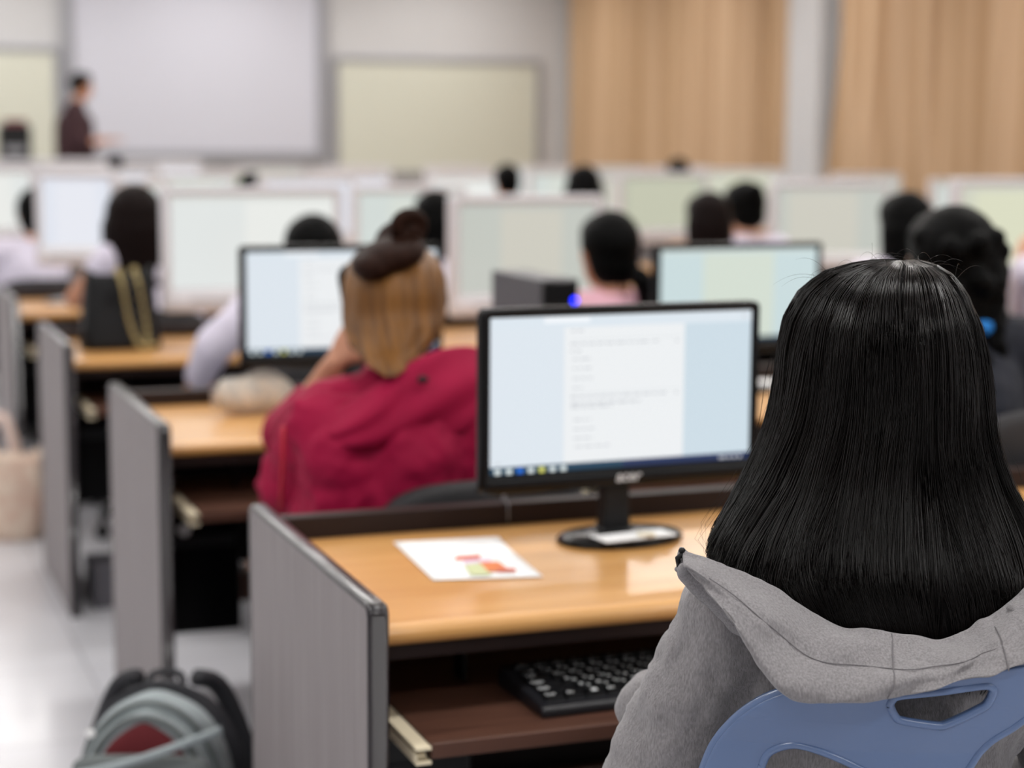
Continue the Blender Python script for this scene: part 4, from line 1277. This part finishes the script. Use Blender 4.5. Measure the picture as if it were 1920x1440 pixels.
    for s in range(NS):
        ci = r.randrange(len(CL)); ca, cp = CL[ci]
        th0 = ca + r.gauss(0, .045); fly = r.random() < .012
        top = 1.2650 if r.random() < .55 else r.uniform(1.13, 1.262)
        bot = .868 + .02 * cp[0] + r.uniform(-.02, .03)
        if r.random() < .12: bot = r.uniform(.93, 1.08)
        off0 = r.uniform(-.004, .0035) + .0036 * cp[1]
        P = []
        zs = zpath(top, bot, SEG)
        for i, z in enumerate(zs):
            t = (1.265 - z) / .38
            th = th0 + .11 * cp[2] * math.sin(t * 4 + cp[3] * 3) * t + .15 * cp[4] * t * t + r.gauss(0, .0025)
            # whorl near the parting
            th += .06 * math.exp(-t * 14) * (1 if math.cos(th0) > 0 else -1)
            off = off0 + .005 * cp[1] * math.sin(t * 5 + cp[5] * 3) + .006 * t * cp[0]
            if fly: off += .012 * t * (1 + cp[1]) + .004 * math.sin(i * .9)
            p = surf(z, th, off)
            if t > .6:     # ends swing together
                p.x += .012 * cp[4] * (t - .6) / .4; p.y += .006 * cp[5] * (t - .6) / .4
            # keep inside the hood rim
            if p.z < .955 and p.y < -.158: p.y = -.158 + (p.y + .158) * .2
            lim = -.20 + max(0, .975 - p.z) * 1.05
            if p.z < .975 and p.x < lim: p.x = lim
            P.append(p)
        add_strand(P, r.uniform(.00035, .00062) if not fly else .00022)
    # flyaways at the crown
    for s in range(60):
        th = r.uniform(PI, 2 * PI); z = r.uniform(1.235, 1.264); p0 = surf(z, th); d = Vector((r.gauss(-.3, .8), r.gauss(0, .3), r.uniform(.0, .25))).normalized()
        ln = r.uniform(.02, .06); P = [p0 + d * ln * t + Vector((0, 0, .008 * math.sin(t * 2.6) - .012 * t * t)) for t in np.linspace(0, 1, 9)]
        add_strand(P, .00014)
    g = G(); g.v = V; g.f = Fc; g.m = [0] * len(Fc)
    so = mk('hair_strands', g, STR, hair, smooth=True); so['kind'] = 'stuff'
    return root


grey_girl()


# ---- red jacket girl with the bun
def red_girl():
    Yh = 3.32
    hcw = at(742, 575, Yh); topz = at(742, 462, Yh).z
    X, Y = at(735, 900, 3.2).x, 3.20
    elL = at(540, 838, 3.62); elL.z = max(elL.z, .79); wrL = at(622, 690, 3.56)
    over = dict(elL=elL, wrL=wrL, hdL=(.55, .1, .8), upL=(-.6, -.5, .2), hc=Vector((hcw.x, Yh, topz - .10)), cutL=.72, cutR=.95,
                shL=at(618, 770, 3.24), shR=at(872, 735, 3.24), nb=at(738, 688, 3.28), elR=at(985, 880, 3.30), wrR=(1.33, 3.62, .70))
    root, J, Hc, M, body = person('person in a red jacket, dark bun above golden hair, head resting on hand', X, Y, 0, 1.18, RED_J, style='none', over=over, vox=.008, sh=.16, hairm=HAIR_BRN, k=.95, tilt=-.12, skin=SKIN_D, hand_curl=.9)
    k = .95
    W = Matrix.Translation((-X, -Y, 0))
    # widen jacket: draped back and sleeve
    g = G(); T = lambda v: Vector(v) - Vector((X, Y, 0))
    for a, b, r1, r2 in (((612, 800, 3.24), (560, 905, 3.34), .062, .078), ((560, 900, 3.34), (545, 935, 3.38), .072, .06), ((560, 880, 3.36), (560, 840, 3.56), .062, .05), ((650, 860, 3.17), (640, 960, 3.17), .09, .08), ((760, 850, 3.15), (760, 980, 3.15), .11, .11), ((860, 800, 3.18), (865, 960, 3.18), .09, .09),
                         ((880, 790, 3.22), (960, 900, 3.28), .062, .06), ((960, 900, 3.28), (1040, 930, 3.5), .055, .045), ((560, 860, 3.5), (585, 800, 3.56), .05, .04), ((590, 800, 3.2), (900, 745, 3.2), .055, .055)):
        g.capsule(T(at(*a)), T(at(*b)), r1, r2)
    for x in (640, 760, 860): g.capsule(T(at(x, 980, 3.2)), T(at(x, 1180, 3.2)), .1, .1)
    jk = mk('jacket', g, RED_J, root, smooth=True, mods=remesh(.008, 5)); disp(jk, .035, .10, 'jacket_folds'); disp(jk, .012, .03, 'jacket_small')
    # hood band lying across the back
    up = [(572, 800, 3.20), (600, 785, 3.17), (650, 762, 3.13), (700, 730, 3.11), (742, 700, 3.12), (790, 672, 3.12), (840, 655, 3.14), (895, 655, 3.17), (930, 690, 3.2)]
    lo = [(562, 815, 3.20), (600, 835, 3.13), (650, 836, 3.09), (700, 838, 3.08), (742, 838, 3.08), (790, 830, 3.08), (850, 815, 3.09), (905, 790, 3.12), (935, 760, 3.16)]
    n = 50; A = spline([tuple(T(at(*p))) for p in up], n); B = spline([tuple(T(at(*p))) for p in lo], n); rows = []
    for i in range(n):
        a, b = Vector(A[i]), Vector(B[i]); o = Vector((0, -1, 0)); row = [a + Vector((0, .05, -.05)), a + Vector((0, .015, -.006)), a + Vector((0, .004, .003))]
        for v in np.linspace(.05, 1, 10): row.append(a.lerp(b, v) + o * (.022 * math.sin(PI * v) + .006 * math.sin(v * 11 + i * .25)))
        row += [b + Vector((0, .012, -.006)), b + Vector((0, .05, .0))]
        rows.append(row)
    g = G(); g.grid(rows)
    mk('hood', g, RED_J, jk, smooth=True, mods=[('SUBSURF', dict(levels=1, render_levels=1)), ('SOLIDIFY', dict(thickness=.003))])
    c = T(at(793, 712, 3.075)); mk('snap_button', G().ell(c, (.011, .005, .007)), BLACK_PL, jk, smooth=True)
    mk('drawstring', G().tube([T(at(532, 800, 3.2)), T(at(530, 880, 3.22)), T(at(526, 955, 3.25))], .004, 8), mat('drawstring_red', (186, 20, 44), rough=.6), jk, smooth=True)
    # golden hair, hanging to a point
    rows = []
    lv = [(452, 735, 30, 3.38), (470, 738, 62, 3.35), (500, 740, 82, 3.32), (540, 740, 90, 3.30), (580, 738, 90, 3.295), (615, 736, 86, 3.265), (645, 734, 72, 3.22), (670, 732, 52, 3.165), (692, 732, 30, 3.12), (706, 732, 9, 3.095)]
    LV = [tuple(float(q) for q in v) for v in spline([(a, b, c_, d) for a, b, c_, d in lv], 26)]
    for py, px, hw, yy in LV:
        row = []
        cpt = at(px, py, yy); hwm = at(px + hw, py, yy).x - cpt.x
        for a in np.linspace(0, 2 * PI, 37)[:-1]:
            dep = (.118 if py < 600 else max(.04, .118 - (py - 600) * .0008)) * min(1, hw / 80)
            q = cpt + Vector((hwm * math.cos(a) * (1 + .03 * math.sin(9 * a)), dep * math.sin(a) * (1 + .05 * math.sin(11 * a + py * .01)) - .0, 0))
            row.append(T(q))
        rows.append(row)
    g = G(); g.grid(rows, closed=True); g.f += [tuple(range(36)), tuple(range(25 * 36, 26 * 36))[::-1]]; g.m += [0, 0]
    hr = mk('hair', g, HAIR_GOLD, root, smooth=True, mods=SUB); hr['label'] = 'straight golden brown hair'
    # dark under-hair on both sides
    g = G(); g.capsule(T(at(660, 520, 3.42)), T(at(672, 640, 3.40)), .028, .02); g.capsule(T(at(812, 560, 3.36)), T(at(800, 625, 3.35)), .03, .024)
    mk('side_hair', g, HAIR_BLK, hr, smooth=True)
    g = G(); b1 = T(at(718, 478, 3.33)); g.ell(T(at(728, 482, 3.27)), (.072, .085, .036), Matrix.Rotation(-.30, 3, 'Y')); g.ell(T(at(700, 500, 3.25)), (.040, .06, .028)); g.ell(T(at(745, 448, 3.33)), (.046, .05, .035), Matrix.Rotation(-.5, 3, 'Y'))
    mk('gathered_top', g, HAIR_BUN, hr, smooth=True, mods=remesh(.005, 5))
    c = T(at(763, 440, 3.27)); g = G()
    for i in range(3):
        g.tube([c + Vector(((.020 + .004 * i) * math.cos(a), -.006 * i + .012 * math.sin(a + i), (.022) * math.sin(a) + .008 * i)) for a in np.linspace(0, 2 * PI, 20)], .0135, 10)
    g.ell(c + Vector((0, 0, .005)), (.026, .026, .026))
    mk('bun', g, HAIR_BUN, hr, smooth=True, mods=remesh(.0035, 3))
    return root


red_girl()
office_chair('dark office chair behind the person in the red jacket', at(850, 900, 3.16).x, 3.27, .12, at(850, 897, 3.05).z + .0)

# ---- others: (label, px, py_top, Y, shirt, style, kwargs)
x, z = head_at(1768, 392, 3.3)
r_, J_, Hc_, M_, b_ = person('person with thick curly dark hair and navy shirt, right of the grey hoodie', x, 3.20, 0, z, NAVY_SH, style='curly', vox=.009, sh=.17, cut=.9, k=1.06, lean=.04)
hx_ = at(1852, 612, 3.22)
g = G(); g.tube([Vector((.07 * math.cos(a), .03 + .068 * math.sin(a), z - .228 + .01 * math.sin(a))) for a in np.linspace(0, 2 * PI, 24)], .017, 8)
o = mk('collar', g, mat('blue_collar', (20, 120, 200), rough=.7), r_, smooth=True); o['label'] = 'bright blue collar'
pb = at(1836, 676, 3.05)
tag(mk('clip_light', G().ell((0, 0, 0), (.007, .005, .007), seg=12, rings=8).tube([(.006 + .008 * math.cos(a), 0, .002 + .011 * math.sin(a)) for a in np.linspace(-PI / 2, PI / 2, 8)], .002, 6), glow('blue_led', (20, 40, 255), 6), loc=(pb.x, pb.y + .02, pb.z), smooth=True), 'tiny glowing blue clip on the back of the navy shirt', 'clip')
office_chair('dark office chair behind the person in the navy shirt', at(1885, 800, 3.1).x + .02, 3.16, 0, at(1885, 765, 2.95).z)


def stu(label, px, py, Y, sm, style, rz=0, chair=True, cdx=0, crz=0, **kw):
    x, z = head_at(px, py, Y + .07)
    a = person(label, x, Y, rz, z, sm, style=style, low=True, vox=kw.pop('vox', .011), **kw)
    if chair: office_chair('office chair of the ' + ' '.join(label.replace(',', '').split()[:12]), x + cdx, Y - .0, rz + crz, .80)
    return a


a = stu('person with a blue hair band bent over the third desk, behind the white screen', 597, 408, 5.05, WHITE_SH, 'bob', lean=.12, cdx=-.10, crz=.24,
        over=dict(elL=at(402, 648, 5.05), wrL=at(372, 712, 5.35), shL=at(470, 585, 5.03), cutL=.95), sh=.17, k=1.02)
Hc = a[2]
g = G(); g.tube([Hc + Vector((.094 * math.cos(q), -.018 + .1 * math.sin(q), -.035 + .02 * math.cos(q))) for q in np.linspace(PI, 1.7 * PI, 14)], .013, 8)
o = mk('hair_band', g, mat('blue_band', (40, 80, 170), rough=.6), a[0], smooth=True)
mk('hair_clip', G().ell(Hc + Vector((.045, -.098, .0)), (.018, .012, .01)), mat('red_clip', (150, 50, 60), rough=.5), a[0], smooth=True)
a = stu('person with a black ponytail in a pink shirt, beside the slim computer tower', 1146, 400, 5.05, PINK_SH, 'pony', over=dict(pony=(.075, -.10, -.13)), sh=.17, k=1.08, lean=.06, cut=.3, skin=SKIN_D)
a = stu('person with long dark brown hair in a white shirt, behind the black handbag', 250, 350, 6.60, WHITE_SH, 'long', hairm=HAIR_BRN, hair_len=.27, k=1.24, skin=SKIN_D,
        over=dict(shL=at(205, 488, 6.62), elL=at(140, 560, 6.74), wrL=at(205, 570, 6.98), cutL=.12), sh=.17, cut=.3)
a = stu('person with long straight black hair, left of the wide yellowish monitor', 815, 360, 6.6, WHITE_SH, 'long', hair_len=.20, k=.98)
a = stu('person with dark hair behind the navy-shirted person, half hidden', 1700, 363, 5.05, WHITE_SH, 'long', hair_len=.2, k=1.0)
a = stu('person in a white shirt, left of a close pair behind the pale green screen', 1328, 362, 6.6, WHITE_SH, 'long', hairm=HAIR_BRN, hair_len=.18, k=1.04, skin=SKIN_D)
a = stu('person in a white shirt, right of a close pair behind the pale green screen', 1397, 342, 7.1, WHITE_SH, 'updo', k=1.08)
a = stu('person with short black hair partly hidden by the squarish white monitor', 66, 355, 8.15, WHITE_SH, 'short', k=1.0)
a = stu('person whose round black head shows above the far monitors, left of two below the board', 951, 309, 9.75, WHITE_SH, 'short', k=.9, hy=0)
a = stu('person whose black head shows above the far monitors, right of two near the curtain', 1094, 312, 8.2, WHITE_SH, 'bob', k=1.0)
a = stu('person whose dark hair top shows far back in front of the first curtain', 1272, 298, 11.3, WHITE_SH, 'short', k=.9)
a = stu('person whose dark hair top shows beside the small green monitor', 470, 325, 9.75, WHITE_SH, 'short', k=.85)
a = stu('person whose dark head shows far back right of the teacher', 215, 291, 14.6, WHITE_SH, 'short', k=.75)
# person cut off by the right edge, raised bare forearm
x, z = at(2010, 400, 5.15).x, 1.22
person('person at the right picture edge with bare forearm raised to the face', x, 5.1, 0, z, WHITE_SH, style='short', low=True, vox=.009, cut=.35,
       over=dict(elL=at(1925, 600, 5.42), wrL=at(1912, 500, 5.36), hdL=(.2, -.1, 1.0), upL=(-1, 0, 0)), hand_curl=.9)
office_chair('office chair of the person at the right picture edge', x, 5.05, 0, .8)


# ---- teacher
def teacher():
    Y = 16.25; p = at(148, 290, Y); X = p.x; zf = .25; ztop = at(152, 136, Y).z
    root = thing('person', 'teacher in a dark maroon shirt standing in front of the projection screen, arm held out', 'person', (X, Y, zf))
    H = ztop - zf; k = H / 1.72 * 1.0
    Hc = Vector((.035, 0, H - .115 * k)); M = Matrix.Rotation(-PI / 2 + .3, 3, 'Z')
    b = G(); head_geo(b, Hc, M, k)
    nb = Vector((-.01, 0, H - .27 * k)); b.capsule(nb, Hc + Vector((0, 0, -.06)), .055 * k, .05 * k)
    shz = H - .32 * k
    fwd = Vector((.8, -.25, 0)).normalized(); lat = Vector((.25, .8, 0)).normalized()
    sA = Vector((-.02, 0, shz)) + lat * -.15; sB = Vector((-.02, 0, shz)) + lat * .15
    pel = Vector((-.03, 0, .92 * k)); b.capsule(pel, Vector((-.03, 0, 1.25 * k)), .15, .15); b.capsule(sA, sB, .055, .055)
    el1 = sA + Vector((.04, -.03, -.29)); wr1 = el1 + Vector((.23, -.03, .03)); el2 = sB + Vector((.02, .03, -.29)); wr2 = el2 + Vector((.2, -.05, .02))
    for s, a, e_, w_ in ((-1, sA, el1, wr1), (1, sB, el2, wr2)):
        b.capsule(a, e_, .05, .04); b.capsule(e_, w_, .04, .028); hand(b, w_ + fwd * .01, (w_ - e_), (0, 0, 1), s, 1.0, .4)
    for s in (-1, 1):
        hp = pel + lat * .09 * s; kn = hp + Vector((.01, 0, -.42)); an = kn + Vector((-.02, 0, -.41)); b.capsule(hp, kn, .09, .06); b.capsule(kn, an, .058, .04); b.capsule(an + Vector((-.02, 0, -.04)), an + fwd * .15 + Vector((0, 0, -.055)), .035, .028)
    body = mk('body', b, SKIN_D, root, smooth=True, mods=remesh(.012, 3))
    face_parts(body, Hc, M, k, HAIR_BLK)
    g = G(); g.capsule(pel + Vector((0, 0, .0)), Vector((-.03, 0, 1.25 * k)), .175, .17); g.capsule(sA, sB, .07, .07); g.capsule(nb + Vector((0, 0, -.04)), nb + Vector((0, 0, -.01)), .09, .068)
    for a, e_, w_ in ((sA, el1, wr1), (sB, el2, wr2)): g.capsule(a, e_, .066, .056); g.capsule(e_, e_.lerp(w_, .35), .055, .045)
    sh_ = mk('shirt', g, MAROON_SH, root, smooth=True, mods=remesh(.012, 4)); disp(sh_, .015, .08, 'cloth_folds')
    g = G()
    for s in (-1, 1):
        hp = pel + lat * .09 * s; kn = hp + Vector((.01, 0, -.42)); an = kn + Vector((-.02, 0, -.39)); g.capsule(hp, kn, .105, .075); g.capsule(kn, an, .074, .06)
        mk('shoe', G().capsule(an + Vector((-.03, 0, -.06)), an + fwd * .16 + Vector((0, 0, -.07)), .042, .034), BLACK_PL, root, smooth=True)
    mk('trousers', g, mat('black_trousers', (22, 22, 26), rough=.8), root, smooth=True, mods=remesh(.014, 3))
    g = G(); T = lambda x, y, z: Hc + M @ (Vector((x, y, z)) * k)
    g.ell(T(0, -.018, .03), (.084 * k, .096 * k, .092 * k), M); g.ell(T(0, .03, .068), (.07 * k, .06 * k, .05 * k), M); g.ell(T(0, -.05, -.01), (.07 * k, .055 * k, .06 * k), M)
    mk('hair', g, HAIR_BLK, root, smooth=True, mods=remesh(.01, 2))


teacher()
# teacher's desk and the black machine on it
t = thing('teachers_desk', 'white teacher desk on the platform at the front left', 'desk', (1.6, 15.55, .25))
mk('top', G().box(-1.3, 1.35, -.3, .3, .93, .96), WHITE_PL, t, bevel=.004)
mk('front_panel', G().box(-1.27, 1.32, -.27, -.25, .0, .9295), WALL_M, t)
for xx in (-1.27, 1.29): mk('side_panel', G().box(xx, xx + .03, -.249, .28, 0, .9295), WALL_M, t)
t = thing('projector_box', 'black boxy machine with reddish top on the teacher desk', 'machine', (1.44, 15.5, 1.2102))
mk('case', G().box(-.10, .15, -.1, .15, 0, .28), BLACK_PL, t, bevel=.02)
mk('top_panel', G().box(-.06, .12, -.105, .12, .2805, .325), mat('machine_red', (110, 52, 54), rough=.5), t, bevel=.012)
mk('front_tray', G().box(-.07, .10, -.115, -.1, .05, .11), GREY_PL, t, bevel=.004)
